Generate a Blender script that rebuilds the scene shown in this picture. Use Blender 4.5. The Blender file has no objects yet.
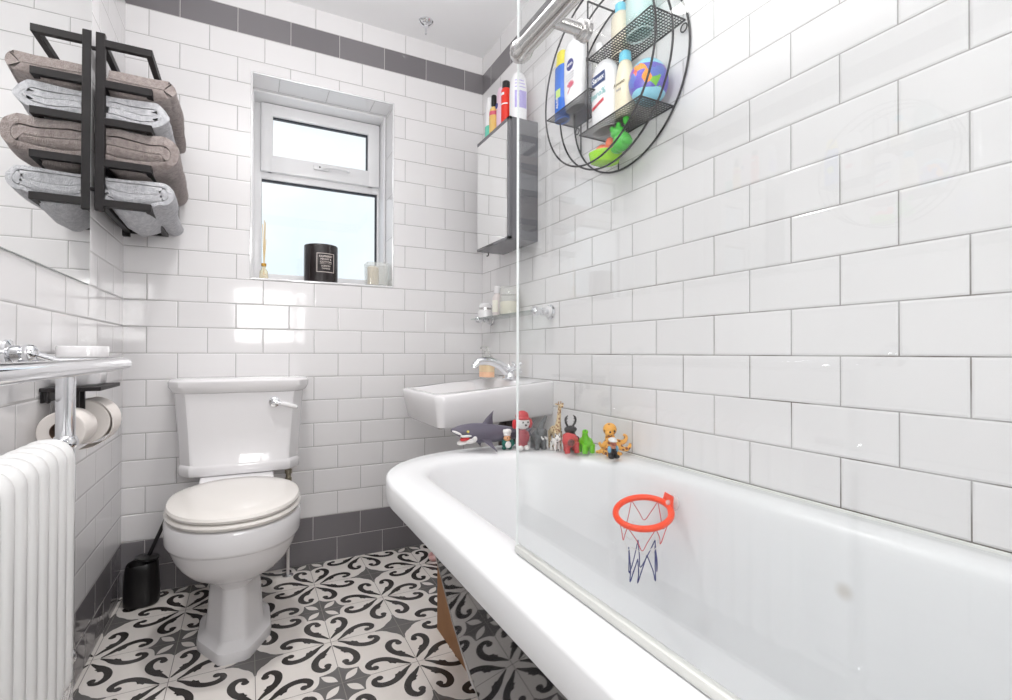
import bpy, bmesh, math, random
from mathutils import Vector, Matrix, Quaternion, noise
random.seed(7)
PI = math.pi
scene = bpy.context.scene
COL = scene.collection
W = 1.4834          # room width
ZC = 2.419          # ceiling height
YN = -2.78          # wall behind the camera
H, T, Z0 = 0.1014, 0.2015, 0.9126   # wall tile row height, tile length, datum row line

# ------------------------------------------------------------------ helpers
def rootloc(o):
    v = Vector((0, 0, 0))
    while o is not None:
        v += o.location
        o = o.parent
    return v

def thing(name, label, cat, loc=(0, 0, 0), group=None, rotz=0.0):
    o = bpy.data.objects.new(name, None)
    o.empty_display_size = 0.05
    COL.objects.link(o)
    o.location = loc
    o.rotation_euler = (0, 0, rotz)
    o['label'] = label
    o['category'] = cat
    if group:
        o['group'] = group
    return o

def tag(o, label, cat, group=None):
    o['label'] = label
    o['category'] = cat
    if group:
        o['group'] = group
    return o

def obj(name, bm, mat, parent=None, world=True, smooth=True, kind=None, label=None, angle=38, origin=None):
    me = bpy.data.meshes.new(name)
    bmesh.ops.remove_doubles(bm, verts=bm.verts, dist=1e-6)
    bmesh.ops.recalc_face_normals(bm, faces=bm.faces)
    bm.to_mesh(me)
    bm.free()
    o = bpy.data.objects.new(name, me)
    COL.objects.link(o)
    for m in (mat if isinstance(mat, (list, tuple)) else [mat]):
        me.materials.append(m)
    if parent is not None:
        o.parent = parent
        if world:
            me.transform(Matrix.Translation(-rootloc(parent)))
    elif origin is not None:
        me.transform(Matrix.Translation(-Vector(origin)))
        o.location = origin
    if smooth:
        me.polygons.foreach_set('use_smooth', [True] * len(me.polygons))
        try:
            me.set_sharp_from_angle(angle=math.radians(angle))
        except Exception:
            pass
    if kind:
        o['kind'] = kind
    if label:
        o['label'] = label
    me.update()
    return o

def NB():
    return bmesh.new()

def box(bm, a, b, bev=0.0, seg=2, mi=0, M=None):
    x0, y0, z0 = a
    x1, y1, z1 = b
    t = bmesh.new()
    r = bmesh.ops.create_cube(t, size=1.0)
    for v in t.verts:
        v.co = Vector(((x0 + x1) / 2 + v.co.x * (x1 - x0), (y0 + y1) / 2 + v.co.y * (y1 - y0), (z0 + z1) / 2 + v.co.z * (z1 - z0)))
    if bev > 0:
        bmesh.ops.bevel(t, geom=list(t.edges), offset=bev, segments=seg, profile=0.5, affect='EDGES')
    if M is not None:
        bmesh.ops.transform(t, matrix=M, verts=t.verts)
    for f in t.faces:
        f.material_index = mi
    merge(bm, t)

def merge(bm, t):
    me = bpy.data.meshes.new('tmp')
    t.to_mesh(me)
    t.free()
    bm.from_mesh(me)
    bpy.data.meshes.remove(me)

def loft(bm, rings, cap0=True, cap1=True, closed=False, mi=0):
    vs = [[bm.verts.new(p) for p in r] for r in rings]
    n = len(vs[0])
    k = len(vs)
    for i in range(k if closed else k - 1):
        a, b = vs[i], vs[(i + 1) % k]
        for j in range(n):
            try:
                f = bm.faces.new((a[j], a[(j + 1) % n], b[(j + 1) % n], b[j]))
                f.material_index = mi
            except ValueError:
                pass
    if not closed:
        for flag, ring in ((cap0, vs[0]), (cap1, vs[-1])):
            if flag:
                try:
                    f = bm.faces.new(ring)
                    f.material_index = mi
                except ValueError:
                    pass
    return vs

def lathe(bm, prof, seg=24, c=(0, 0, 0), axis='z', mi=0, M=None, cap=True):
    rings = []
    for r, z in prof:
        ring = []
        for i in range(seg):
            a = 2 * PI * i / seg
            u, v = r * math.cos(a), r * math.sin(a)
            p = Vector((u, v, z)) if axis == 'z' else (Vector((z, u, v)) if axis == 'x' else Vector((u, z, v)))
            if M is not None:
                p = M @ p
            ring.append(p + Vector(c))
        rings.append(ring)
    return loft(bm, rings, cap, cap, mi=mi)

def smooth_path(pts, n=8, closed=False):
    P = [Vector(p) for p in pts]
    out = []
    m = len(P)
    for i in range(m if closed else m - 1):
        if closed:
            p0, p1, p2, p3 = P[(i - 1) % m], P[i], P[(i + 1) % m], P[(i + 2) % m]
        else:
            p1, p2 = P[i], P[i + 1]
            p0 = P[i - 1] if i > 0 else p1 * 2 - p2
            p3 = P[i + 2] if i + 2 < m else p2 * 2 - p1
        for k in range(n):
            t = k / n
            out.append(0.5 * ((2 * p1) + (p2 - p0) * t + (2 * p0 - 5 * p1 + 4 * p2 - p3) * t * t + (3 * p1 - p0 - 3 * p2 + p3) * t ** 3))
    if not closed:
        out.append(P[-1])
    return out

def tube(bm, pts, r, seg=10, closed=False, mi=0, flat=None):
    P = [Vector(p) for p in pts]
    n = len(P)
    R = r if isinstance(r, (list, tuple)) else [r] * n
    up = None
    rings = []
    for i in range(n):
        if closed:
            d = P[(i + 1) % n] - P[(i - 1) % n]
        else:
            d = P[min(i + 1, n - 1)] - P[max(i - 1, 0)]
        d.normalize()
        if up is None:
            up = d.orthogonal().normalized()
            if flat is not None:
                up = (Vector(flat) - d * d.dot(Vector(flat))).normalized()
        else:
            up = (up - d * d.dot(up))
            if up.length < 1e-6:
                up = d.orthogonal()
            up.normalize()
        s = d.cross(up)
        rings.append([P[i] + (up * math.cos(2 * PI * k / seg) + s * math.sin(2 * PI * k / seg)) * R[i] for k in range(seg)])
    loft(bm, rings, True, True, closed, mi)

def fillet(pts, rad, n=6):
    P = [Vector(p) for p in pts]
    out = [P[0]]
    for i in range(1, len(P) - 1):
        a, b, c = P[i - 1], P[i], P[i + 1]
        u, v = (a - b).normalized(), (c - b).normalized()
        p, q = b + u * rad, b + v * rad
        for k in range(n + 1):
            t = k / n
            out.append((1 - t) ** 2 * p + 2 * (1 - t) * t * b + t * t * q)
    out.append(P[-1])
    return out

def sphere(bm, c, r, seg=16, M=None, mi=0):
    t = bmesh.new()
    bmesh.ops.create_uvsphere(t, u_segments=seg, v_segments=max(8, seg // 2), radius=1.0)
    rr = r if isinstance(r, (list, tuple)) else (r, r, r)
    for v in t.verts:
        p = Vector((v.co.x * rr[0], v.co.y * rr[1], v.co.z * rr[2]))
        if M is not None:
            p = M @ p
        v.co = p + Vector(c)
    for f in t.faces:
        f.material_index = mi
    merge(bm, t)

def prism(bm, poly, axis, a, b, mi=0):
    """poly: list of 2-D points; axis: the extrusion axis"""
    def mk(p, d):
        if axis == 'x':
            return Vector((d, p[0], p[1]))
        if axis == 'y':
            return Vector((p[0], d, p[1]))
        return Vector((p[0], p[1], d))
    loft(bm, [[mk(p, a) for p in poly], [mk(p, b) for p in poly]], mi=mi)

def superell(cx, cy, z, rx, ry, e=2.0, n=40, ryb=None):
    pts = []
    for i in range(n):
        a = 2 * PI * i / n
        c, s = math.cos(a), math.sin(a)
        yy = ry if s < 0 else (ryb if ryb is not None else ry)
        pts.append(Vector((cx + rx * math.copysign(abs(c) ** (2 / e), c), cy + yy * math.copysign(abs(s) ** (2 / e), s), z)))
    return pts

def blob(name, parts, mat, parent, vox=0.0016, smooth=3, tubes=(), label=None):
    """overlapping ellipsoids / limbs fused into one continuous skin"""
    bm = NB()
    for p in parts:
        c, r = p[0], p[1]
        M = p[2] if len(p) > 2 else None
        sphere(bm, c, r, 16, M)
    for pts, r in tubes:
        tube(bm, pts, r, 10)
    me = bpy.data.meshes.new(name)
    bm.to_mesh(me)
    bm.free()
    t = bpy.data.objects.new('tmp_blob', me)
    COL.objects.link(t)
    m = t.modifiers.new('r', 'REMESH')
    m.mode = 'VOXEL'
    m.voxel_size = vox
    s = t.modifiers.new('s', 'SMOOTH')
    s.iterations = smooth
    dg = bpy.context.evaluated_depsgraph_get()
    dg.update()
    ev = t.evaluated_get(dg)
    out = bpy.data.meshes.new_from_object(ev)
    bpy.data.objects.remove(t)
    b2 = bmesh.new()
    b2.from_mesh(out)
    bpy.data.meshes.remove(out)
    return obj(name, b2, mat, parent, label=label, angle=80)

def text(name, s, size, loc, xd, yd, mat, parent, align='CENTER', ext=0.0003, bold=0.0, curve=None):
    cu = bpy.data.curves.new('tmp_text', 'FONT')
    cu.body = s
    cu.size = size
    cu.align_x = align
    cu.align_y = 'CENTER'
    cu.extrude = ext
    cu.offset = bold
    cu.resolution_u = 3
    t = bpy.data.objects.new('tmp_text', cu)
    COL.objects.link(t)
    dg = bpy.context.evaluated_depsgraph_get()
    dg.update()
    me = bpy.data.meshes.new_from_object(t.evaluated_get(dg))
    bpy.data.objects.remove(t)
    bpy.data.curves.remove(cu)
    xd, yd = Vector(xd).normalized(), Vector(yd).normalized()
    zd = xd.cross(yd)
    if curve:      # wrap round a vertical cylinder of this radius whose front is at loc
        R = curve
        for v in me.vertices:
            a = v.co.x / R
            off = v.co.z
            v.co = Vector(((R + off) * math.sin(a), v.co.y, (R + off) * math.cos(a) - R))
    M = Matrix((xd, yd, zd)).transposed().to_4x4()
    M.translation = Vector(loc)
    me.transform(M)
    b = bmesh.new()
    b.from_mesh(me)
    bpy.data.meshes.remove(me)
    return obj(name, b, mat, parent, smooth=False)

# ------------------------------------------------------------------ materials
def S(r, g, b):
    def f(c):
        c /= 255.0
        return c / 12.92 if c <= 0.04045 else ((c + 0.055) / 1.055) ** 2.4
    return (f(r), f(g), f(b), 1.0)

def new_mat(name):
    m = bpy.data.materials.new(name)
    m.use_nodes = True
    nt = m.node_tree
    b = nt.nodes['Principled BSDF']
    return m, nt, b

def pm(name, col, rough=0.4, metal=0.0, spec=0.5, bump=None, sheen=0.0, trans=0.0, vary=None, coat=0.0, sss=0.0):
    m, nt, b = new_mat(name)
    b.inputs['Base Color'].default_value = col
    b.inputs['Roughness'].default_value = rough
    b.inputs['Metallic'].default_value = metal
    b.inputs['Specular IOR Level'].default_value = spec
    b.inputs['Transmission Weight'].default_value = trans
    b.inputs['Coat Weight'].default_value = coat
    b.inputs['Coat Roughness'].default_value = 0.05
    if sheen:
        b.inputs['Sheen Weight'].default_value = sheen
    tc = nt.nodes.new('ShaderNodeTexCoord')
    if bump:
        n = nt.nodes.new('ShaderNodeTexNoise')
        n.inputs['Scale'].default_value = bump[0]
        n.inputs['Detail'].default_value = 4
        nt.links.new(tc.outputs['Object'], n.inputs['Vector'])
        bp = nt.nodes.new('ShaderNodeBump')
        bp.inputs['Strength'].default_value = bump[1]
        bp.inputs['Distance'].default_value = bump[2] if len(bump) > 2 else 0.002
        nt.links.new(n.outputs['Fac'], bp.inputs['Height'])
        nt.links.new(bp.outputs['Normal'], b.inputs['Normal'])
    if vary:
        n = nt.nodes.new('ShaderNodeTexNoise')
        n.inputs['Scale'].default_value = vary[0]
        n.inputs['Detail'].default_value = 3
        nt.links.new(tc.outputs['Object'], n.inputs['Vector'])
        mx = nt.nodes.new('ShaderNodeMix')
        mx.data_type = 'RGBA'
        mx.inputs['A'].default_value = col
        mx.inputs['B'].default_value = vary[1]
        nt.links.new(n.outputs['Fac'], mx.inputs['Factor'])
        nt.links.new(mx.outputs['Result'], b.inputs['Base Color'])
    return m

def glass_mat(name, tint=(0.982, 0.99, 0.988, 1), refl=1.0, rough=0.0, body=0.0):
    m = bpy.data.materials.new(name)
    m.use_nodes = True
    nt = m.node_tree
    nt.nodes.clear()
    out = nt.nodes.new('ShaderNodeOutputMaterial')
    tr = nt.nodes.new('ShaderNodeBsdfTransparent')
    tr.inputs['Color'].default_value = tint
    gl = nt.nodes.new('ShaderNodeBsdfGlossy')
    gl.inputs['Roughness'].default_value = rough
    fr = nt.nodes.new('ShaderNodeFresnel')
    geo = nt.nodes.new('ShaderNodeNewGeometry')
    iv = nt.nodes.new('ShaderNodeMath')          # both faces of the pane reflect like the outside
    iv.operation = 'MULTIPLY_ADD'
    iv.inputs[1].default_value = 1 / 1.45 - 1.45
    iv.inputs[2].default_value = 1.45
    nt.links.new(geo.outputs['Backfacing'], iv.inputs[0])
    nt.links.new(iv.outputs[0], fr.inputs['IOR'])
    ml = nt.nodes.new('ShaderNodeMath')
    ml.operation = 'MULTIPLY'
    ml.inputs[1].default_value = refl
    nt.links.new(fr.outputs[0], ml.inputs[0])
    mx = nt.nodes.new('ShaderNodeMixShader')
    nt.links.new(ml.outputs[0], mx.inputs[0])
    base = tr.outputs[0]
    if body:
        df = nt.nodes.new('ShaderNodeBsdfDiffuse')
        df.inputs['Color'].default_value = (0.9, 0.92, 0.92, 1)
        m2 = nt.nodes.new('ShaderNodeMixShader')
        m2.inputs[0].default_value = body
        nt.links.new(tr.outputs[0], m2.inputs[1])
        nt.links.new(df.outputs[0], m2.inputs[2])
        base = m2.outputs[0]
    nt.links.new(base, mx.inputs[1])
    nt.links.new(gl.outputs[0], mx.inputs[2])
    nt.links.new(mx.outputs[0], out.inputs['Surface'])
    return m

def tile_mat(name, ua, va, u0, v0, grey=(), stain=0.0, t=T, h=H, usign=1, white=(0.80, 0.79, 0.795, 1)):
    """glazed half-bond tiles: joints of even rows at u = u0 + k*t, odd rows shifted half a tile"""
    m, nt, b = new_mat(name)
    N, L = nt.nodes, nt.links
    geo = N.new('ShaderNodeNewGeometry')
    sep = N.new('ShaderNodeSeparateXYZ')
    L.new(geo.outputs['Position'], sep.inputs[0])
    def mth(op, a, bb=None, c=None):
        n = N.new('ShaderNodeMath')
        n.operation = op
        for i, x in enumerate((a, bb, c)):
            if x is None:
                continue
            if isinstance(x, (int, float)):
                n.inputs[i].default_value = x
            else:
                L.new(x, n.inputs[i])
        return n.outputs[0]
    u = sep.outputs['XYZ'.index(ua)]
    v = sep.outputs['XYZ'.index(va)]
    vv = mth('DIVIDE', mth('SUBTRACT', v, v0), h)
    row = mth('FLOOR', vv)
    odd = mth('FLOORED_MODULO', row, 2.0)
    uu = mth('ADD', mth('DIVIDE', mth('SUBTRACT', u, u0), t), mth('MULTIPLY', odd, 0.5))
    col = mth('FLOOR', uu)
    fu = mth('FRACT', uu)
    fv = mth('FRACT', vv)
    du = mth('MULTIPLY', mth('MINIMUM', fu, mth('SUBTRACT', 1.0, fu)), t)
    dv = mth('MULTIPLY', mth('MINIMUM', fv, mth('SUBTRACT', 1.0, fv)), h)
    d = mth('MINIMUM', du, dv)
    grout = mth('LESS_THAN', d, 0.0012)
    def sstep(x, a, c):
        r = N.new('ShaderNodeMapRange')
        r.interpolation_type = 'SMOOTHSTEP'
        r.inputs['From Min'].default_value = a
        r.inputs['From Max'].default_value = c
        L.new(x, r.inputs['Value'])
        return r.outputs[0]
    hgt = sstep(d, 0.0004, 0.0055)
    cmb = N.new('ShaderNodeCombineXYZ')
    L.new(row, cmb.inputs[0])
    L.new(col, cmb.inputs[1])
    wn = N.new('ShaderNodeTexWhiteNoise')
    wn.noise_dimensions = '3D'
    L.new(cmb.outputs[0], wn.inputs['Vector'])
    sw = N.new('ShaderNodeSeparateXYZ')
    L.new(wn.outputs['Color'], sw.inputs[0])
    # each tile lies a hair out of plane
    tl = mth('ADD', mth('MULTIPLY', mth('SUBTRACT', sw.outputs[0], 0.5), mth('MULTIPLY', fu, 0.9)),
             mth('MULTIPLY', mth('SUBTRACT', sw.outputs[1], 0.5), mth('MULTIPLY', fv, 0.55)))
    nz = N.new('ShaderNodeTexNoise')
    nz.inputs['Scale'].default_value = 9.0
    nz.inputs['Detail'].default_value = 1.0
    L.new(geo.outputs['Position'], nz.inputs['Vector'])
    hh = mth('ADD', mth('ADD', hgt, tl), mth('MULTIPLY', nz.outputs['Fac'], 0.35))
    bp = N.new('ShaderNodeBump')
    bp.inputs['Strength'].default_value = 1.0
    bp.inputs['Distance'].default_value = 0.0011
    L.new(hh, bp.inputs['Height'])
    L.new(bp.outputs['Normal'], b.inputs['Normal'])
    # colours
    def mix(f, a, c):
        n = N.new('ShaderNodeMix')
        n.data_type = 'RGBA'
        if isinstance(f, (int, float)):
            n.inputs['Factor'].default_value = f
        else:
            L.new(f, n.inputs['Factor'])
        for k, x in (('A', a), ('B', c)):
            if isinstance(x, tuple):
                n.inputs[k].default_value = x
            else:
                L.new(x, n.inputs[k])
        return n.outputs['Result']
    w2 = (white[0] * 0.975, white[1] * 0.975, white[2] * 0.975, 1)
    tc = mix(sw.outputs[2], white, w2)
    gr = mix(0.0, (0.40, 0.39, 0.385, 1), (0.2, 0.2, 0.2, 1))
    if grey:
        g1 = mix(sw.outputs[2], S(128, 125, 128), S(117, 114, 117))
        gg = None
        for a, c in grey:
            k = mth('MULTIPLY', mth('GREATER_THAN', v, a), mth('LESS_THAN', v, c))
            gg = k if gg is None else mth('MAXIMUM', gg, k)
        tc = mix(gg, tc, g1)
        gr = mix(gg, gr, S(196, 192, 190))
    if stain:
        ns = N.new('ShaderNodeTexNoise')
        ns.inputs['Scale'].default_value = 6.0
        ns.inputs['Detail'].default_value = 6.0
        L.new(geo.outputs['Position'], ns.inputs['Vector'])
        mk = mth('MULTIPLY', sstep(ns.outputs['Fac'], 0.42, 0.66), sstep(sep.outputs[2], 1.75, 0.8))
        gr = mix(mth('MULTIPLY', mk, stain), gr, S(88, 76, 66))
    L.new(mix(grout, tc, gr), b.inputs['Base Color'])
    rg = N.new('ShaderNodeMapRange')
    rg.inputs['To Min'].default_value = 0.07
    rg.inputs['To Max'].default_value = 0.7
    L.new(grout, rg.inputs['Value'])
    L.new(rg.outputs[0], b.inputs['Roughness'])
    b.inputs['Specular IOR Level'].default_value = 0.5
    return m

GREY = ((-0.1, Z0 - 7 * H), (Z0 + 13 * H, Z0 + 14 * H))
M_back = tile_mat('glazed_tile_back', 'X', 'Z', W, Z0, GREY)
M_right = tile_mat('glazed_tile_right', 'Y', 'Z', -0.7005 - 0.10075, Z0, GREY, stain=0.85)
M_left = tile_mat('glazed_tile_left', 'Y', 'Z', -0.0505 - 0.10075, Z0, GREY)
M_near = tile_mat('glazed_tile_near', 'X', 'Z', W, Z0, GREY)
M_revh = tile_mat('glazed_tile_reveal_top', 'X', 'Y', 0.535, 0.0, h=0.125)
M_revv = tile_mat('glazed_tile_reveal_side', 'Z', 'Y', 0.05, 0.0, h=0.125)
M_ceil = pm('ceiling_paint', (0.84, 0.84, 0.85, 1), 0.85, bump=(60, 0.05))
M_upvc = pm('white_upvc', (0.82, 0.82, 0.83, 1), 0.25)
M_gask = pm('black_gasket', S(34, 40, 50), 0.5)
M_cer = pm('white_ceramic', (0.80, 0.79, 0.80, 1), 0.06, spec=0.55)
M_seat = pm('warm_white_seat', S(228, 224, 219), 0.16)
M_chrome = pm('chrome', (0.82, 0.83, 0.85, 1), 0.06, metal=1.0)
M_satin = pm('satin_steel', (0.66, 0.65, 0.64, 1), 0.22, metal=1.0)
M_black = pm('black_plastic', S(20, 19, 20), 0.32, bump=(300, 0.02))
M_blackmetal = pm('black_painted_metal', S(32, 29, 30), 0.5, spec=0.3)
M_wire = pm('dark_wire', S(48, 47, 49), 0.35, metal=0.4)
M_acr = pm('white_bath_acrylic', (0.80, 0.808, 0.82, 1), 0.12, spec=0.5)
M_wfloor = pm('floor_tile_cream', S(233, 228, 223), 0.24, vary=(7, S(224, 218, 213)))
M_bfloor = pm('floor_tile_black', S(44, 41, 39), 0.26, vary=(9, S(54, 50, 48)))
M_gfloor = pm('floor_tile_grey', S(110, 108, 107), 0.25, vary=(9, S(99, 97, 96)))
M_gline = pm('floor_grout', S(128, 122, 118), 0.7)
M_mirror = pm('mirror_silver', (0.90, 0.91, 0.905, 1), 0.0, metal=1.0)
M_mirbody = pm('mirror_edge', S(188, 196, 194), 0.15)
M_cab = pm('grey_cabinet_metal', S(112, 112, 116), 0.22)
M_panel = pm('dark_gloss_panel', S(38, 37, 40), 0.03, spec=0.32)
M_paneledge = pm('panel_edge', S(190, 186, 182), 0.5, bump=(400, 0.6, 0.002), vary=(300, S(110, 104, 98)))
M_wood = pm('raw_board', S(168, 122, 80), 0.6, bump=(60, 0.15), vary=(18, S(146, 100, 62)))
M_glass = glass_mat('clear_glass')
M_wglass = glass_mat('window_glass', (0.97, 0.985, 1.0, 1))
M_gedge = pm('glass_edge', S(240, 243, 243), 0.12, spec=0.6)
M_seal = pm('glass_seal', S(206, 207, 203), 0.35)

# ------------------------------------------------------------------ room shell
# floor with its printed scroll pattern
A = 0.2165
FX, FY = 0.6600, -0.6450       # one cross
def floor_mesh():
    bm = NB()
    box(bm, (0, YN, -0.05), (W, 0, 0), mi=0)
    pat = NB()
    def strip(pts, wid, z, mi, cx, cy, M):
        n = len(pts)
        L_, R_ = [], []
        for i in range(n):
            d = (pts[min(i + 1, n - 1)] - pts[max(i - 1, 0)]).normalized()
            nr = Vector((-d.y, d.x, 0))
            a, b2 = pts[i] + nr * wid[i], pts[i] - nr * wid[i]
            for lst, q in ((L_, a), (R_, b2)):
                q = M @ q
                lst.append(pat.verts.new((cx + q.x * A, cy + q.y * A, z)))
        for i in range(n - 1):
            f = pat.faces.new((L_[i], L_[i + 1], R_[i + 1], R_[i]))
            f.material_index = mi
    def poly(pts, z, mi, cx, cy, M):
        vs = []
        for p in pts:
            q = M @ Vector((p[0], p[1], 0))
            vs.append(pat.verts.new((cx + q.x * A, cy + q.y * A, z)))
        c = pat.verts.new((cx + (M @ Vector((0, 0, 0))).x * A, cy + (M @ Vector((0, 0, 0))).y * A, z))
        return vs, c
    def fan(pts, z, mi, cx, cy, M, ctr=(0, 0)):
        vs = []
        for p in pts:
            q = M @ Vector((p[0], p[1], 0))
            vs.append(pat.verts.new((cx + q.x * A, cy + q.y * A, z)))
        q = M @ Vector((ctr[0], ctr[1], 0))
        c = pat.verts.new((cx + q.x * A, cy + q.y * A, z))
        for i in range(len(vs)):
            f = pat.faces.new((c, vs[i], vs[(i + 1) % len(vs)]))
            f.material_index = mi
    arm = smooth_path([(0.014, 0.098, 0), (0.088, 0.190, 0), (0.162, 0.265, 0), (0.228, 0.345, 0), (0.270, 0.445, 0),
                       (0.266, 0.555, 0), (0.205, 0.628, 0), (0.132, 0.615, 0), (0.106, 0.555, 0)], 5)
    nA = len(arm)
    wA = []
    for i in range(nA):
        t = i / (nA - 1)
        wA.append(0.010 + 0.034 * min(1, t / 0.22) if t < 0.22 else (0.044 + 0.004 * math.sin((t - 0.22) * PI) if t < 0.72 else 0.046 - 0.018 * (t - 0.72) / 0.28))
    spur = [(0.13, 0.235), (0.088, 0.285), (0.120, 0.305), (0.128, 0.348), (0.165, 0.350), (0.225, 0.39), (0.20, 0.30)]
    mats8 = []
    for k in range(4):
        for fl in (1, -1):
            mats8.append(Matrix.Rotation(k * PI / 2, 3, 'Z') @ Matrix.Diagonal((fl, 1, 1)))
    I3 = Matrix.Identity(3)
    def blobpts(c, r, n=14):
        return [(c[0] + r * math.cos(2 * PI * i / n), c[1] + r * math.sin(2 * PI * i / n)) for i in range(n)]
    # petal star outline and plain star outline
    def petalstar():
        out = []
        for k in range(4):
            R = Matrix.Rotation(k * PI / 2, 3, 'Z')
            # from the tip at 45deg-ish corner to the next corner with a concave scallop
            for p in ((0.250, 0.250), (0.205, 0.255), (0.165, 0.262), (0.120, 0.272), (0.075, 0.292), (0.035, 0.325), (0.012, 0.36), (-0.012, 0.36), (-0.035, 0.325), (-0.075, 0.292), (-0.120, 0.272), (-0.165, 0.262), (-0.205, 0.255)):
                q = R @ Vector((p[0], p[1], 0))
                out.append((q.x, q.y))
        return out
    def plainstar():
        out = []
        for k in range(4):
            R = Matrix.Rotation(k * PI / 2, 3, 'Z')
            for p in ((0.012, 0.36), (-0.012, 0.36), (-0.03, 0.27), (-0.075, 0.20), (-0.12, 0.165), (-0.165, 0.12), (-0.20, 0.075), (-0.27, 0.03)):
                q = R @ Vector((p[0], p[1], 0))
                out.append((q.x, q.y))
        return out
    ps, pl = petalstar(), plainstar()
    lens = [(0.065 + 0.265 * t, 0.056 * math.sin(PI * t)) for t in [i / 8 for i in range(9)]] + [(0.065 + 0.265 * t, -0.056 * math.sin(PI * t)) for t in [i / 8 for i in range(7, 0, -1)]]
    for i in range(-5, 6):
        for j in range(-12, 6):
            cx, cy = FX + i * A, FY + j * A
            if cx < -0.2 or cx > W + 0.2 or cy > 0.2 or cy < YN - 0.2:
                continue
            if (i + j) % 2 == 0:
                for M in mats8:
                    strip(arm, wA, 0.0003, 2, cx, cy, M)
                    fan(blobpts((0.116, 0.552), 0.048), 0.00032, 2, cx, cy, M, (0.116, 0.552))
                    fan(spur, 0.00031, 2, cx, cy, M, (0.17, 0.36))
            elif i % 2 == 0:
                fan(ps, 0.0003, 1, cx, cy, I3)
                for k in range(4):
                    fan(lens, 0.0005, 0, cx, cy, Matrix.Rotation(PI / 4 + k * PI / 2, 3, 'Z'), (0.2, 0))
            else:
                fan(pl, 0.0003, 1, cx, cy, I3)
    for i in range(-5, 6):
        x = FX + i * A
        if 0.002 < x < W:
            f = pat.faces.new([pat.verts.new(p) for p in ((x - 0.001, YN, 0.0006), (x + 0.001, YN, 0.0006), (x + 0.001, 0, 0.0006), (x - 0.001, 0, 0.0006))])
            f.material_index = 3
    for j in range(-12, 6):
        y = FY + j * A
        if YN < y < -0.002:
            f = pat.faces.new([pat.verts.new(p) for p in ((0, y - 0.001, 0.0006), (W, y - 0.001, 0.0006), (W, y + 0.001, 0.0006), (0, y + 0.001, 0.0006))])
            f.material_index = 3
    for co, no in (((0, 0, 0), (-1, 0, 0)), ((W, 0, 0), (1, 0, 0)), ((0, 0, 0), (0, 1, 0)), ((0, YN, 0), (0, -1, 0))):
        bmesh.ops.bisect_plane(pat, geom=list(pat.verts) + list(pat.edges) + list(pat.faces), plane_co=co, plane_no=no, clear_outer=True)
    for f in pat.faces:
        if f.normal.z < 0:
            f.normal_flip()
    me = bpy.data.meshes.new('floor')
    box_me = bpy.data.meshes.new('tmp')
    bm.to_mesh(box_me)
    pat.from_mesh(box_me)
    pat.to_mesh(me)
    bm.free(); pat.free()
    bpy.data.meshes.remove(box_me)
    for m in (M_wfloor, M_gfloor, M_bfloor, M_gline):
        me.materials.append(m)
    o = bpy.data.objects.new('floor', me)
    COL.objects.link(o)
    o['kind'] = 'structure'
floor_mesh()

OX0, OX1, OZ0, OZ1, OD = 0.430, 1.021, 1.225, 2.078, 0.31   # window opening in the back wall
def wall_back():
    bm = NB()
    def q(a, b, c, d, mi):
        f = bm.faces.new([bm.verts.new(p) for p in (a, b, c, d)])
        f.material_index = mi
    for y, mi in ((0, 0), (OD, 1)):
        q((0, y, 0), (W, y, 0), (W, y, OZ0), (0, y, OZ0), 0)
        q((0, y, OZ1), (W, y, OZ1), (W, y, ZC), (0, y, ZC), 0)
        q((0, y, OZ0), (OX0, y, OZ0), (OX0, y, OZ1), (0, y, OZ1), 0)
        q((OX1, y, OZ0), (W, y, OZ0), (W, y, OZ1), (OX1, y, OZ1), 0)
    q((OX0, 0, OZ1), (OX1, 0, OZ1), (OX1, OD, OZ1), (OX0, OD, OZ1), 1)
    q((OX0, 0, OZ0), (OX1, 0, OZ0), (OX1, OD, OZ0), (OX0, OD, OZ0), 3)
    q((OX0, 0, OZ0), (OX0, 0, OZ1), (OX0, OD, OZ1), (OX0, OD, OZ0), 2)
    q((OX1, 0, OZ0), (OX1, 0, OZ1), (OX1, OD, OZ1), (OX1, OD, OZ0), 2)
    for x in (0, W):
        q((x, 0, 0), (x, OD, 0), (x, OD, ZC), (x, 0, ZC), 0)
    q((0, 0, 0), (W, 0, 0), (W, OD, 0), (0, OD, 0), 0)
    q((0, 0, ZC), (W, 0, ZC), (W, OD, ZC), (0, OD, ZC), 0)
    obj('wall_back', bm, [M_back, M_revh, M_revv, M_cer], smooth=False, kind='structure')
wall_back()
def slab(name, a, b, mat):
    bm = NB()
    box(bm, a, b)
    return obj(name, bm, mat, smooth=False, kind='structure')
slab('wall_right', (W, YN, 0), (W + 0.1, 0, ZC), M_right)
slab('wall_left', (-0.1, YN, 0), (0, 0, ZC), M_left)
slab('wall_near', (0, YN - 0.1, 0), (W, YN, ZC), M_near)
slab('ceiling', (-0.1, YN - 0.1, ZC), (W + 0.1, OD, ZC + 0.08), M_ceil)
# slim metal trim round the window opening
bm = NB()
for a, b in (((OX0 - 0.006, -0.004, OZ0 - 0.006), (OX0 + 0.002, 0.004, OZ1 + 0.006)), ((OX1 - 0.002, -0.004, OZ0 - 0.006), (OX1 + 0.006, 0.004, OZ1 + 0.006)),
             ((OX0, -0.004, OZ1 - 0.002), (OX1, 0.004, OZ1 + 0.006)), ((OX0, -0.004, OZ0 - 0.006), (OX1, 0.004, OZ0 + 0.002))):
    box(bm, a, b, 0.002)
obj('trim_1', bm, pm('tile_trim', (0.86, 0.86, 0.87, 1), 0.12, metal=0.35), kind='structure')

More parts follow.
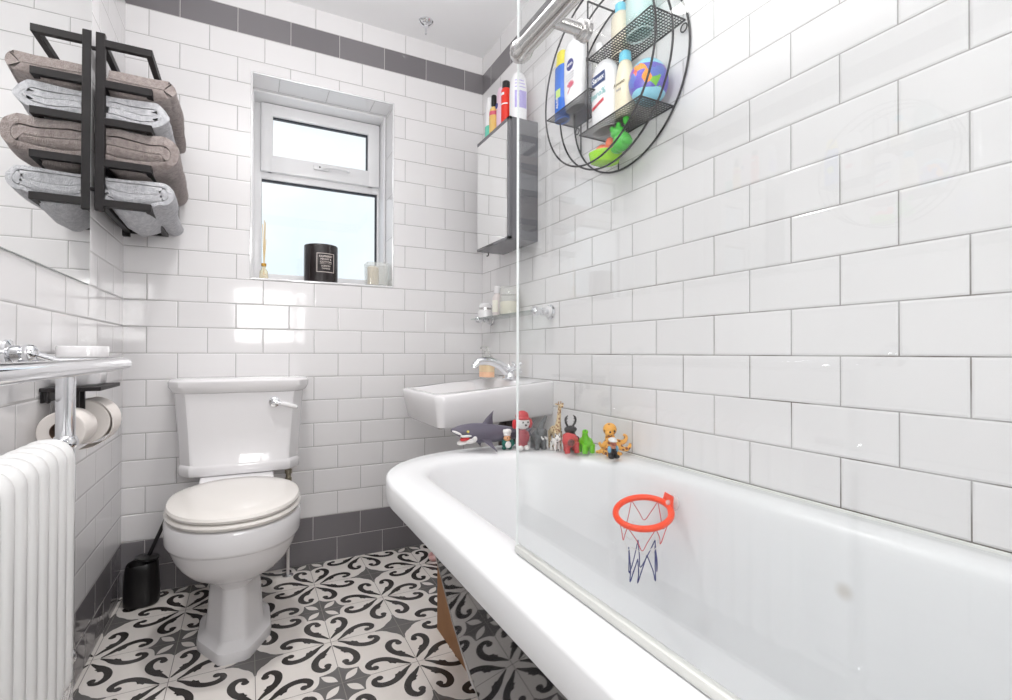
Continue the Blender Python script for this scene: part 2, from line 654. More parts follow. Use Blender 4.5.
# window
def frame_ring(bm, x0, x1, z0, z1, t, y0, y1, bev=0.004):
    tl, tr, tb, tt = t
    box(bm, (x0, y0, z0), (x0 + tl, y1, z1), bev)
    box(bm, (x1 - tr, y0, z0), (x1, y1, z1), bev)
    box(bm, (x0 + tl * 0.5, y0 + 0.0004, z0), (x1 - tr * 0.5, y1, z0 + tb), bev)
    box(bm, (x0 + tl * 0.5, y0 + 0.0004, z1 - tt), (x1 - tr * 0.5, y1, z1), bev)
win = bpy.data.objects.new('window_1', None)
COL.objects.link(win)
win.location = (0.72, 0.25, OZ0)
win['kind'] = 'structure'
bm = NB()
frame_ring(bm, OX0, OX1, OZ0, OZ1, (0.042, 0.016, 0.058, 0.022), 0.245, 0.305)
box(bm, (OX0 + 0.01, 0.2454, 1.722), (OX1 - 0.01, 0.3046, 1.775), 0.004)
box(bm, (OX0 + 0.0005, 0.135, OZ1 - 0.009), (OX1 - 0.0005, 0.2455, OZ1 - 0.0005), 0.003)
box(bm, (OX1 - 0.009, 0.135, OZ0 + 0.001), (OX1 - 0.0005, 0.2455, OZ1 - 0.0045), 0.003)
box(bm, (OX0 + 0.0005, 0.135, OZ0 + 0.001), (OX0 + 0.009, 0.2455, OZ1 - 0.0045), 0.003)
obj('window_frame', bm, M_upvc, win)
bm = NB()
frame_ring(bm, 0.466, 1.012, 1.752, 2.068, (0.052, 0.058, 0.078, 0.056), 0.222, 0.262, 0.007)
obj('sash', bm, M_upvc, win)
bm = NB()
frame_ring(bm, 0.514, 0.958, 1.826, 2.016, (0.004, 0.010, 0.003, 0.010), 0.238, 0.256, 0.0)
obj('gasket', bm, M_gask, win)
bm = NB()
frame_ring(bm, 0.470, 1.008, 1.281, 1.724, (0.003, 0.010, 0.003, 0.010), 0.256, 0.274, 0.0)
obj('gasket', bm, M_gask, win)
bm = NB(); box(bm, (0.516, 0.250, 1.828), (0.956, 0.254, 2.014)); obj('window_pane', bm, M_wglass, win)
bm = NB(); box(bm, (0.472, 0.268, 1.283), (1.006, 0.272, 1.722)); obj('window_pane', bm, M_wglass, win)
bm = NB()
box(bm, (0.695, 0.206, 1.790), (0.765, 0.222, 1.812), 0.004)
tube(bm, smooth_path([(0.73, 0.208, 1.800), (0.77, 0.196, 1.806), (0.83, 0.196, 1.806), (0.86, 0.197, 1.800)], 5), 0.008, 8)
hd = obj('window_handle', bm, M_upvc, win)
bm = NB(); lathe(bm, [(0.004, 0.2045), (0.004, 0.2065)], 10, (0.722, 0, 1.802), 'y'); obj('key_hole', bm, M_black, hd)

# ------------------------------------------------------------------ bath
outer = [(0.724, -2.40), (0.724, -1.9), (0.724, -1.5), (0.723, -1.22), (0.724, -1.11), (0.742, -1.01), (0.780, -0.935), (0.825, -0.885), (0.90, -0.832), (1.0, -0.797), (1.1, -0.785), (1.25, -0.783), (1.38, -0.783), (1.460, -0.787), (1.478, -0.81), (1.478, -1.0), (1.478, -1.12), (1.478, -1.3), (1.478, -1.6), (1.478, -2.0), (1.478, -2.40), (1.46, -2.47), (1.38, -2.49), (1.1, -2.49), (0.83, -2.49), (0.75, -2.47)]
inner = [(0.842, -2.30), (0.840, -1.9), (0.840, -1.5), (0.840, -1.22), (0.842, -1.10), (0.852, -1.03), (0.874, -0.982), (0.915, -0.945), (0.975, -0.920), (1.05, -0.910), (1.123, -0.916), (1.21, -0.945), (1.287, -0.996), (1.345, -1.065), (1.379, -1.15), (1.392, -1.23), (1.397, -1.32), (1.40, -1.45), (1.40, -1.65), (1.40, -2.0), (1.40, -2.30), (1.385, -2.36), (1.33, -2.385), (1.1, -2.39), (0.91, -2.385), (0.86, -2.36)]
def dense(l):
    return smooth_path([(x, y, 0) for x, y in l], 4, True)
def lerp2(a, b, t, z):
    return [Vector((p.x + (q.x - p.x) * t, p.y + (q.y - p.y) * t, z)) for p, q in zip(a, b)]
RZ = 0.605
O_, I_ = dense(outer), dense(inner)
ctr = Vector((1.12, -1.72, 0))
def shrink(l, sx, sy, z, cy=-1.72):
    return [Vector((1.12 + (p.x - 1.12) * sx, cy + (p.y - cy) * sy, z)) for p in l]
bath = thing('bath_tub', 'white double ended bath with a rounded end beside the tiled wall', 'bath', (1.1, -1.6, 0.0))
rings = []
def inset(l, d, z):
    return lerp2(l, I_, d, z)
rings.append(inset(O_, 0.10, RZ - 0.052))
rings.append(inset(O_, 0.01, RZ - 0.055))
rings.append(inset(O_, 0.0, RZ - 0.050))
rings.append(inset(O_, 0.0, RZ - 0.010))
rings.append(inset(O_, 0.02, RZ - 0.004))
rings.append(inset(O_, 0.06, RZ - 0.0008))
rings.append(inset(O_, 0.5, RZ))
rings.append(inset(O_, 0.72, RZ - 0.0012))
rings.append(inset(O_, 0.86, RZ - 0.0045))
rings.append(inset(O_, 0.95, RZ - 0.0105))
rings.append(shrink(I_, 0.998, 0.999, RZ - 0.019))
rings.append(shrink(I_, 0.985, 0.992, RZ - 0.038))
rings.append(shrink(I_, 0.955, 0.965, RZ - 0.10))
rings.append(shrink(I_, 0.91, 0.92, RZ - 0.21))
rings.append(shrink(I_, 0.87, 0.87, RZ - 0.34))
rings.append(shrink(I_, 0.82, 0.82, RZ - 0.42))
rings.append(shrink(I_, 0.74, 0.76, RZ - 0.46))
rings.append(shrink(I_, 0.30, 0.4, RZ - 0.472))
bm = NB()
loft(bm, rings, False, True)
# underside shell
under = [shrink(I_, 1.03, 1.012, RZ - 0.054), shrink(I_, 0.97, 0.975, RZ - 0.16), shrink(I_, 0.92, 0.92, RZ - 0.26), shrink(I_, 0.885, 0.88, RZ - 0.36), shrink(I_, 0.80, 0.80, RZ - 0.475), shrink(I_, 0.3, 0.4, RZ - 0.485)]
loft(bm, [inset(O_, 0.10, RZ - 0.052)] + under, False, True)
# a small rust mark inside
m, nt, b = new_mat('white_bath_acrylic_marked')
b.inputs['Roughness'].default_value = 0.27
geo = nt.nodes.new('ShaderNodeNewGeometry')
vd = nt.nodes.new('ShaderNodeVectorMath'); vd.operation = 'DISTANCE'
vd.inputs[1].default_value = (1.384, -1.767, 0.488)
nt.links.new(geo.outputs['Position'], vd.inputs[0])
mr = nt.nodes.new('ShaderNodeMapRange'); mr.interpolation_type = 'SMOOTHSTEP'
mr.inputs['From Min'].default_value = 0.022; mr.inputs['From Max'].default_value = 0.003
mr.inputs['To Max'].default_value = 0.5
nt.links.new(vd.outputs['Value'], mr.inputs['Value'])
mx = nt.nodes.new('ShaderNodeMix'); mx.data_type = 'RGBA'
mx.inputs['A'].default_value = (0.80, 0.808, 0.82, 1); mx.inputs['B'].default_value = S(186, 178, 166)
nt.links.new(mr.outputs[0], mx.inputs['Factor'])
nt.links.new(mx.outputs['Result'], b.inputs['Base Color'])
obj('tub', bm, m, bath, angle=60)
# silicone bead along the wall
bm = NB()
tube(bm, [(1.4775, -0.80, RZ - 0.001), (1.4775, -2.48, RZ - 0.001)], 0.005, 8)
obj('sealant_bead', bm, pm('sealant', S(216, 217, 214), 0.4), bath)
# leaning gloss panel below the rim
def panel_pt(y, z, off=0.0):
    return Vector((0.88 - z * math.tan(math.radians(10)) + (y + 0.9) * math.tan(math.radians(3)) + off, y, z))
bm = NB()
pp = [(-1.285, 0.550), (-1.303, 0.516), (-1.335, 0.44), (-1.375, 0.36), (-1.448, 0.298), (-1.66, 0.085), (-1.735, 0.0), (-2.45, 0.0), (-2.45, 0.548)]
loft(bm, [[panel_pt(y, z, 0.0) for y, z in pp], [panel_pt(y, z, 0.004) for y, z in pp]])
pan = obj('side_panel', bm, M_panel, bath, smooth=False, label='glossy dark side panel leaning in under the rim')
bm = NB()
ed = [panel_pt(p.x, p.y, 0.002) for p in smooth_path([(a, c, 0) for a, c in pp[:7]], 4)]
tube(bm, ed, 0.0032, 6)
obj('edge_strip', bm, M_paneledge, pan, label='pale ragged edge strip')
bm = NB()
prism(bm, [(-0.72, 0.0), (-1.02, 0.0), (-1.02, 0.16), (-0.94, 0.24), (-0.72, 0.30)], 'x', 0.988, 0.998)
tag(obj('support_board', bm, M_wood, origin=(0.993, -0.9, 0), smooth=False), 'raw brown board standing on the floor behind the edge of the bath panel', 'board')

# ------------------------------------------------------------------ glass screen with towel bar
GX = 0.80
scr = thing('shower_screen', 'clear frameless glass screen standing on the bath rim', 'shower screen', (GX, -2.0, RZ))
bm = NB()
box(bm, (GX - 0.002, -2.46, RZ + 0.010), (GX + 0.002, -1.608, 2.02))
obj('glass_panel', bm, M_glass, scr, smooth=False)
bm = NB()
box(bm, (GX - 0.002, -1.6078, RZ + 0.004), (GX + 0.002, -1.6062, 2.02), 0.0006)
obj('polished_edge', bm, M_gedge, scr, label='bright polished glass edge')
bm = NB()
box(bm, (GX - 0.006, -2.46, RZ + 0.0006), (GX + 0.006, -1.608, RZ + 0.0125), 0.003)
obj('bottom_seal', bm, M_seal, scr, label='grey plastic strip under the glass')
bm = NB()
BX, BZ = 0.747, 1.324
tube(bm, [(BX, -1.722, BZ), (BX, -2.28, BZ)], 0.0118, 20)
bar = obj('towel_bar', bm, M_satin, scr, label='brushed steel bar with ball end')
bm = NB()
lathe(bm, [(0.006, 0.016), (0.011, 0.0135), (0.0145, 0.007), (0.0152, 0.0), (0.0145, -0.006), (0.0128, -0.010), (0.0120, -0.014)], 20, (BX, -1.712, BZ), 'y')
obj('ball_end', bm, M_satin, bar)
for yy in (-1.788, -2.20):
    bm = NB()
    lathe(bm, [(0.0082, 0.0), (0.0082, 0.036), (0.0115, 0.037), (0.0118, 0.040), (0.0115, 0.043), (0.013, 0.044), (0.013, 0.0498)], 20, (BX + 0.002, yy, BZ - 0.004), 'x')
    obj('bar_arm', bm, M_satin, bar)

# ------------------------------------------------------------------ toilet
TX = 0.388
toi = thing('toilet', 'white close-coupled toilet with lid down between window and left wall', 'toilet', (TX, -0.45, 0))
bm = NB()
N_ = 48
def tr(z, hw, yf, yb, e, yc=None):
    yc = yc if yc is not None else (yf + yb) / 2
    return superell(TX, yc, z, hw, yc - yf, e, N_, yb - yc)
def oc_(z, hx, yf, yb, k=1.36):
    # eight sided pedestal section
    yc, hy = (yf + yb) / 2, (yb - yf) / 2
    out = []
    for i in range(N_):
        a = 2 * PI * i / N_
        c, sn = math.cos(a), math.sin(a)
        # spread the points evenly over the outline
        c2, s2 = c * hx, sn * hy
        u, v = abs(c2) / hx, abs(s2) / hy
        q = 1.0 / max(u, v, (u + v) / k)
        out.append(Vector((TX + c2 * q, yc + s2 * q, z)))
    return out
rg = [oc_(0.0, 0.106, -0.630, -0.235), oc_(0.020, 0.107, -0.632, -0.234), oc_(0.030, 0.104, -0.628, -0.236), oc_(0.040, 0.090, -0.610, -0.245), oc_(0.050, 0.083, -0.598, -0.255),
      oc_(0.12, 0.077, -0.578, -0.265), oc_(0.190, 0.073, -0.566, -0.262), tr(0.212, 0.086, -0.580, -0.25, 2.6), tr(0.228, 0.112, -0.612, -0.24, 2.3),
      tr(0.250, 0.138, -0.652, -0.235, 2.2, -0.46), tr(0.280, 0.160, -0.690, -0.232, 2.15, -0.47), tr(0.310, 0.174, -0.712, -0.23, 2.15, -0.48), tr(0.338, 0.182, -0.724, -0.23, 2.15, -0.485), tr(0.346, 0.184, -0.727, -0.228, 2.15, -0.49), tr(0.351, 0.190, -0.735, -0.225, 2.15, -0.49),
      tr(0.357, 0.192, -0.738, -0.225, 2.15, -0.49), tr(0.408, 0.193, -0.738, -0.225, 2.15, -0.49), tr(0.417, 0.189, -0.733, -0.228, 2.15, -0.49), tr(0.420, 0.180, -0.724, -0.232, 2.15, -0.49)]
loft(bm, rg, True, True)
# ledge that carries the cistern
def rr_(z, x0, x1, y0, y1, r=0.03, n=5):
    pts = []
    for cx, cy, a0 in ((x1 - r, y1 - r, 0), (x0 + r, y1 - r, 90), (x0 + r, y0 + r, 180), (x1 - r, y0 + r, 270)):
        for k in range(n + 1):
            a = math.radians(a0 + 90 * k / n)
            pts.append(Vector((cx + r * math.cos(a), cy + r * math.sin(a), z)))
    return pts
loft(bm, [rr_(0.27, TX - 0.075, TX + 0.075, -0.33, -0.055), rr_(0.34, TX - 0.105, TX + 0.105, -0.34, -0.04), rr_(0.418, TX - 0.118, TX + 0.118, -0.32, -0.03), rr_(0.455, TX - 0.122, TX + 0.122, -0.265, -0.03, 0.02), rr_(0.459, TX - 0.118, TX + 0.118, -0.26, -0.034, 0.02)])
obj('pan', bm, M_cer, toi, angle=34)
bm = NB()
loft(bm, [superell(TX, -0.47, z, hw, -(yf + 0.47), 2.15, N_, yb + 0.47) for z, hw, yf, yb in ((0.423, 0.182, -0.728, -0.25), (0.425, 0.191, -0.739, -0.245), (0.433, 0.194, -0.743, -0.243), (0.440, 0.191, -0.739, -0.245), (0.4415, 0.184, -0.731, -0.25))])
obj('seat', bm, M_seat, toi, label='warm white toilet seat')
bm = NB()
loft(bm, [superell(TX, -0.47, z, hw, -(yf + 0.47), 2.15, N_, yb + 0.47) for z, hw, yf, yb in ((0.4425, 0.180, -0.727, -0.252), (0.4445, 0.188, -0.737, -0.246), (0.452, 0.190, -0.740, -0.244), (0.459, 0.187, -0.735, -0.246), (0.4635, 0.172, -0.716, -0.256), (0.4665, 0.13, -0.67, -0.30), (0.4675, 0.06, -0.57, -0.38))])
obj('seat_lid', bm, M_seat, toi, label='warm white closed lid')
for sx in (-0.07, 0.07):
    bm = NB()
    lathe(bm, [(0.010, -0.022), (0.012, -0.02), (0.012, 0.02), (0.010, 0.022)], 14, (TX + sx, -0.258, 0.446), 'x')
    box(bm, (TX + sx - 0.008, -0.266, 0.418), (TX + sx + 0.008, -0.248, 0.44), 0.002)
    obj('hinge', bm, M_seat, toi)
# cistern with canted corners
CX = 0.400
def cist(z, hw, yf, c, yb=-0.012):
    return [Vector(p) for p in ((CX - hw, yb, z), (CX + hw, yb, z), (CX + hw, yf + c * 1.5, z), (CX + hw - c * 0.15, yf + c * 1.1, z), (CX + hw - c * 0.95, yf + 0.004, z), (CX + hw - c * 1.25, yf, z), (CX - hw + c * 1.25, yf, z), (CX - hw + c * 0.95, yf + 0.004, z), (CX - hw + c * 0.15, yf + c * 1.1, z), (CX - hw, yf + c * 1.5, z))]
bm = NB()
loft(bm, [cist(0.460, 0.200, -0.190, 0.04), cist(0.464, 0.205, -0.196, 0.04), cist(0.472, 0.207, -0.199, 0.04), cist(0.492, 0.208, -0.200, 0.04), cist(0.500, 0.206, -0.198, 0.04), cist(0.505, 0.2035, -0.1955, 0.04), cist(0.62, 0.210, -0.196, 0.04), cist(0.752, 0.219, -0.199, 0.04), cist(0.766, 0.221, -0.200, 0.04)])
obj('cistern', bm, M_cer, toi, angle=30)
bm = NB()
loft(bm, [cist(0.767, 0.222, -0.202, 0.04, -0.011), cist(0.772, 0.228, -0.207, 0.04, -0.010), cist(0.779, 0.232, -0.211, 0.04, -0.010), cist(0.790, 0.238, -0.217, 0.04, -0.010), cist(0.809, 0.239, -0.218, 0.04, -0.010), cist(0.816, 0.235, -0.214, 0.04, -0.012), cist(0.820, 0.220, -0.20, 0.04, -0.02)])
obj('cistern_lid', bm, M_cer, toi, angle=30)
bm = NB()
lathe(bm, [(0.019, 0.0), (0.021, -0.004), (0.019, -0.009), (0.012, -0.012), (0.010, -0.017), (0.006, -0.020)], 20, (0.512, -0.198, 0.727), 'y')
tube(bm, [(0.512, -0.213, 0.727), (0.528, -0.217, 0.724), (0.538, -0.218, 0.721)], 0.0075, 10)
lv = obj('flush_lever', bm, M_chrome, toi, label='chrome flush lever')
bm = NB()
tube(bm, [(0.535, -0.218, 0.722), (0.55, -0.219, 0.718), (0.585, -0.22, 0.707), (0.590, -0.22, 0.7055)], [0.008, 0.0095, 0.0085, 0.007], 12)
gp = obj('lever_grip', bm, M_cer, lv, label='white ceramic lever grip')
bm = NB()
tube(bm, [(0.590, -0.22, 0.7055), (0.594, -0.22, 0.7043)], 0.0055, 12)
obj('grip_tip', bm, M_chrome, lv)
bm = NB()
tube(bm, [(TX, -0.245, 0.185), (TX, -0.02, 0.185)], 0.055, 20)
lathe(bm, [(0.062, -0.24), (0.066, -0.23), (0.066, -0.20), (0.060, -0.195)], 20, (TX, 0, 0.185), 'y')
obj('pan_connector', bm, pm('pan_connector', S(206, 196, 176), 0.4), toi, label='beige pan connector')
# water feed
fd = thing('water_supply_pipe', 'slim white water pipe rising from the floor to the toilet cistern', 'pipe', (0.575, -0.075, 0))
bm = NB()
tube(bm, fillet([(0.572, -0.075, 0.001), (0.572, -0.075, 0.30), (0.572, -0.075, 0.40)], 0.01), 0.0062, 12)
obj('pipe', bm, pm('white_pipe', S(214, 210, 208), 0.3), fd)
bm = NB()
lathe(bm, [(0.022, 0.0008), (0.022, 0.003), (0.016, 0.007), (0.009, 0.009)], 18, (0.572, -0.075, 0))
obj('floor_collar', bm, M_chrome, fd)
bm = NB()
lathe(bm, [(0.009, 0.385), (0.013, 0.388), (0.013, 0.402), (0.010, 0.404), (0.010, 0.418), (0.014, 0.420), (0.014, 0.436), (0.009, 0.438), (0.009, 0.457)], 14, (0.572, -0.075, 0))
lathe(bm, [(0.006, -0.022), (0.006, 0.0)], 10, (0.572, -0.075, 0.41), 'y')
obj('valve', bm, pm('nickel_valve', S(178, 170, 150), 0.3, metal=0.8), fd, label='tarnished valve')

# toilet brush
br = thing('toilet_brush', 'black toilet brush leaning in its pot by the left wall', 'toilet brush', (0.078, -0.083, 0))
bm = NB()
def brr(z, rx, ry, dz=0.0):
    return [Vector((p.x, p.y, p.z + dz * (p.x - 0.078))) for p in superell(0.078, -0.083, z, rx, ry, 2.7, 32)]
loft(bm, [brr(0.001, 0.050, 0.046), brr(0.006, 0.055, 0.051), brr(0.06, 0.056, 0.051), brr(0.12, 0.052, 0.048), brr(0.146, 0.049, 0.045, 0.08), brr(0.150, 0.047, 0.043, 0.08), brr(0.146, 0.044, 0.041, 0.08), brr(0.02, 0.047, 0.043)], True, True)
obj('brush_pot', bm, M_black, br, label='black tapered pot')
bm = NB()
Mx = Matrix.Rotation(math.radians(16), 3, 'Y')
lathe(bm, [(0.002, -0.004), (0.034, -0.005), (0.038, -0.002), (0.037, 0.003), (0.012, 0.007), (0.008, 0.010)], 26, (0.094, -0.088, 0.166), 'z', M=Matrix.Rotation(math.radians(6), 3, 'Y'))
obj('splash_disc', bm, M_black, br)
bm = NB()
tube(bm, [(0.088, -0.087, 0.06), (0.094, -0.088, 0.164), (0.104, -0.09, 0.182), (0.154, -0.098, 0.305), (0.156, -0.098, 0.310)], [0.006, 0.006, 0.0068, 0.0068, 0.004], 12)
obj('brush_handle', bm, M_black, br)

# ------------------------------------------------------------------ mirror, rack and towels on the left wall
mr_ = thing('wall_mirror', 'large frameless mirror fixed flat on the left wall', 'mirror', (0.0, -1.3, 1.11))
bm = NB()
box(bm, (0.0002, -2.3, 1.112), (0.005, -0.468, 2.30), 0.0008, 1)
obj('mirror_backing', bm, M_mirbody, mr_, smooth=False)
bm = NB()
box(bm, (0.005, -2.298, 1.1135), (0.0056, -0.4695, 2.298))
obj('mirror_glass', bm, M_mirror, mr_, smooth=False)

RX0, RX1, RY0, RY1 = 0.018, 0.150, -0.440, -0.075
TIER = (1.839, 1.718, 1.605, 1.481, 1.361)
rack = thing('towel_rack', 'black metal wall rack of five open tiers holding folded towels', 'towel rack', (0.0, -0.26, 1.33))
for yy in (RY0, RY1):
    bm = NB()
    box(bm, (0.010, yy - 0.009, 1.337), (0.033, yy + 0.009, 1.868), 0.0015, 1)
    for z in (1.40, 1.82):
        lathe(bm, [(0.006, 0.0), (0.006, 0.009)], 12, (0, yy, z), 'x')
    obj('post', bm, M_blackmetal, rack, smooth=False)
for z in TIER:
    bm = NB()
    s = 0.0085
    for a, b in (((RX0, RY0 - s, z - 0.011), (RX1, RY0 + s, z + 0.011)), ((RX0, RY1 - s, z - 0.011), (RX1, RY1 + s, z + 0.011)),
                 ((RX1 - 2 * s, RY0, z - 0.0108), (RX1, RY1, z + 0.0108)), ((RX0, RY0, z - 0.0108), (RX0 + 2 * s, RY1, z + 0.0108))):
        box(bm, a, b, 0.001, 1)
    obj('tier_frame', bm, M_blackmetal, rack, smooth=False)

def towel_mat(name, c1, c2):
    m, nt, b = new_mat(name)
    b.inputs['Roughness'].default_value = 0.95
    b.inputs['Sheen Weight'].default_value = 0.35
    b.inputs['Specular IOR Level'].default_value = 0.1
    tc = nt.nodes.new('ShaderNodeTexCoord')
    vo = nt.nodes.new('ShaderNodeTexVoronoi'); vo.inputs['Scale'].default_value = 420
    nz = nt.nodes.new('ShaderNodeTexNoise'); nz.inputs['Scale'].default_value = 90; nz.inputs['Detail'].default_value = 5
    nt.links.new(tc.outputs['Object'], vo.inputs['Vector']); nt.links.new(tc.outputs['Object'], nz.inputs['Vector'])
    ad = nt.nodes.new('ShaderNodeMath'); ad.operation = 'ADD'
    nt.links.new(vo.outputs['Distance'], ad.inputs[0]); nt.links.new(nz.outputs['Fac'], ad.inputs[1])
    bp = nt.nodes.new('ShaderNodeBump'); bp.inputs['Strength'].default_value = 0.9; bp.inputs['Distance'].default_value = 0.004
    nt.links.new(ad.outputs[0], bp.inputs['Height']); nt.links.new(bp.outputs['Normal'], b.inputs['Normal'])
    mx = nt.nodes.new('ShaderNodeMix'); mx.data_type = 'RGBA'
    mx.inputs['A'].default_value = c1; mx.inputs['B'].default_value = c2
    cr = nt.nodes.new('ShaderNodeMapRange'); cr.inputs['From Min'].default_value = 0.35; cr.inputs['From Max'].default_value = 0.65
    nt.links.new(nz.outputs['Fac'], cr.inputs['Value']); nt.links.new(cr.outputs[0], mx.inputs['Factor'])
    nt.links.new(mx.outputs['Result'], b.inputs['Base Color'])
    return m
M_tbrown = towel_mat('taupe_towelling', S(146, 134, 131), S(172, 160, 156))
M_tgrey = towel_mat('pale_grey_towelling', S(186, 187, 192), S(212, 212, 216))

def towel(name, label, zb, ht, t, layers, mat, seed, xr=0.172, y0=-0.427, y1=-0.035, sag=0.02, droop=0.0, lift=0.0):
    """a towel folded over and over: a flat spiral section run front to back with soft irregularity"""
    zc = zb + ht / 2
    path = []
    xl = 0.030
    hs = [ht / 2 - t / 2 - i * t * 1.12 for i in range(layers)]
    hs = [max(h, t * 0.5) for h in hs]
    def arc(cx, cz, r, a0, a1, n=8, sx=1.0):
        return [(cx + sx * r * math.cos(math.radians(a0 + (a1 - a0) * k / n)), cz + r * math.sin(math.radians(a0 + (a1 - a0) * k / n))) for k in range(n + 1)]
    path.append((xl, zc - hs[0]))
    for i, h in enumerate(hs):
        up = (i % 2 == 0)
        xe = xr - hs[0] * 0.9 + (hs[0] - h) * 0.05
        path.append(((xl + xe) / 2, zc - h if up else zc + h))
        path += arc(xe, zc, h, -90 if up else 90, 90 if up else -90, 9, 0.95)
        path.append(((xl + xe) / 2, zc + h if up else zc - h))
        if i + 1 < layers:
            h2 = hs[i + 1]
            m = (h + h2) / 2
            sgn = 1 if up else -1
            r = (h - h2) / 2
            x2 = xl + 0.004 * (i + 1)
            path += arc(x2, zc + sgn * m, r, 90 if up else -90, 270 if up else -270, 6)
        else:
            path.append((xl + 0.004, zc + h if up else zc - h))
    P = smooth_path([(a, c, 0) for a, c in path], 2)
    n = len(P)
    L_, R_ = [], []
    for i in range(n):
        d = (P[min(i + 1, n - 1)] - P[max(i - 1, 0)])
        if d.length < 1e-7:
            d = Vector((1, 0, 0))
        d.normalize()
        nr = Vector((-d.y, d.x, 0))
        L_.append(P[i] + nr * t * 0.46)
        R_.append(P[i] - nr * t * 0.46)
    sec = L_ + R_[::-1]
    rings = []
    NY = 26
    rnd = random.Random(seed)
    ph = rnd.random() * 10
    for j in range(NY + 1):
        f = j / NY
        y = y0 + (y1 - y0) * f
        ring = []
        e = 1.0
        if j in (0, NY):
            e = 0.86
        elif j in (1, NY - 1):
            e = 0.95
        for p in sec:
            x, z = p.x, p.y
            s = math.sin(PI * max(0, min(1, (x - 0.03) / 0.13)))
            low = max(0.0, 1 - (z - zb) / (ht * 0.75))
            sg = sag * s * low * math.sin(PI * min(1, f * 1.05 + 0.12)) ** 0.7
            q = Vector((x * 11, y * 8 + ph, z * 14))
            nx = noise.noise(q) * 0.011
            nz_ = noise.noise(q + Vector((7, 3, 1))) * 0.010
            fine = noise.noise(Vector((x * 60, y * 45 + ph, z * 60))) * 0.0018
            xx = x + nx + fine + max(0, (x - 0.10)) * 0.10 * math.sin(f * 2.2 + ph)
            zz = zc + (z - zc) * e - sg + nz_ + fine - droop * f * max(0, (x - 0.06)) + lift
            yy = y + noise.noise(Vector((x * 30, z * 30, ph + j * 0.3))) * 0.004
            xx = max(xx, 0.012)
            ring.append(Vector((xx, yy, zz)))
        rings.append(ring)
    bm = NB()
    vs = loft(bm, rings, False, False)
    m = len(L_)
    for ring in (vs[0], vs[-1]):
        for i in range(m - 1):
            a, b2 = ring[i], ring[i + 1]
            c, d = ring[2 * m - 2 - i], ring[2 * m - 1 - i]
            try:
                bm.faces.new((a, b2, c, d))
            except ValueError:
                pass
    o = obj(name, bm, mat, None, origin=(0.1, -0.25, zb), angle=75)
    return tag(o, label, 'towel', 'folded towels on the wall rack')
towel('folded_towel', 'taupe folded towel on the highest loaded tier of the rack', 1.712, 0.066, 0.0335, 1, M_tbrown, 1, xr=0.190, sag=0.02, droop=0.30, lift=0.0)
towel('folded_towel', 'pale grey folded towel directly above the thick taupe one', 1.613, 0.088, 0.0215, 2, M_tgrey, 2, xr=0.184, sag=0.012, droop=0.2)
towel('folded_towel', 'thick taupe folded towel sandwiched between two pale grey ones', 1.486, 0.114, 0.0275, 2, M_tbrown, 3, xr=0.204, sag=0.035, droop=0.15)
towel('folded_towel', 'pale grey folded towel on the bottom tier of the rack', 1.369, 0.086, 0.0150, 3, M_tgrey, 4, xr=0.192, sag=0.06, droop=0.15)

# ------------------------------------------------------------------ radiator with chrome rail
rad = thing('towel_radiator', 'white column radiator under a chrome towel rail on the left wall', 'radiator', (0.08, -1.3, 0))
M_rad = pm('white_radiator_enamel', (0.82, 0.82, 0.815, 1), 0.28)
for k in range(12):
    y = -1.056 - 0.0468 * k
    bm = NB()
    loop = fillet([(0.097, 0, 0.50), (0.097, 0, 0.728), (0.052, 0, 0.728), (0.052, 0, 0.270), (0.097, 0, 0.270), (0.097, 0, 0.50)], 0.020, 6)[:-1]
    loop = [p + Vector((0, y, 0)) for p in loop]
    rings = []
    n = len(loop)
    cl = Vector((0.0745, y, 0.5))
    for i in range(n):
        d = (loop[(i + 1) % n] - loop[(i - 1) % n]).normalized()
        nr = d.cross(Vector((0, 1, 0)))
        rings.append([loop[i] + Vector((0, math.copysign(abs(math.cos(a)) ** 0.8, math.cos(a)) * 0.0222, 0)) + nr * math.sin(a) * 0.021 for a in [2 * PI * q / 14 for q in range(14)]])
    loft(bm, rings, closed=True)
    for z in (0.285, 0.712):
        lathe(bm, [(0.014, -0.0245), (0.014, 0.0245)], 12, (0.0745, y, z), 'y')
    obj('column', bm, M_rad, rad)
bm = NB()
RA, RB = 0.0125, 0.893
yE, yF = -0.978, -1.72
tube(bm, fillet([(0.012, yE, RB), (0.189, yE, RB), (0.189, yF, RB), (0.012, yF, RB)], 0.04, 10), RA, 18)
obj('rail_loop', bm, M_chrome, rad, label='chrome hoop projecting at the top')
for yy in (yE, yF):
    bm = NB()
    tube(bm, [(0.084, yy, 0.012), (0.084, yy, RB)], 0.0165, 18)
    lathe(bm, [(0.030, 0.001), (0.030, 0.008), (0.018, 0.016)], 18, (0.080, yy, 0))
    obj('rail_post', bm, M_chrome, rad)
    bm = NB()
    bm.free()
    dy = -0.08 if yy == yE else 0.08
    for z in (0.73, 0.285):
        bm = NB()
        sphere(bm, (0.084, yy, z), 0.022, 18)
        tube(bm, [(0.084, yy, z), (0.0765, yy + dy, z)], 0.011, 12)
        obj('ball_joint', bm, M_chrome, rad)
    bm = NB()
    lathe(bm, [(0.026, 0.0005), (0.026, 0.006), (0.016, 0.010), (0.014, 0.022)], 18, (0, yy - 0.03, 0.915), 'x')
    sphere(bm, (0.034, yy - 0.03, 0.915), 0.0165, 16)
    tube(bm, [(0.034, yy - 0.03, 0.915), (0.06, yy - 0.012, 0.903), (0.080, yy, RB)], 0.0085, 10)
    obj('wall_bracket', bm, M_chrome, rad)

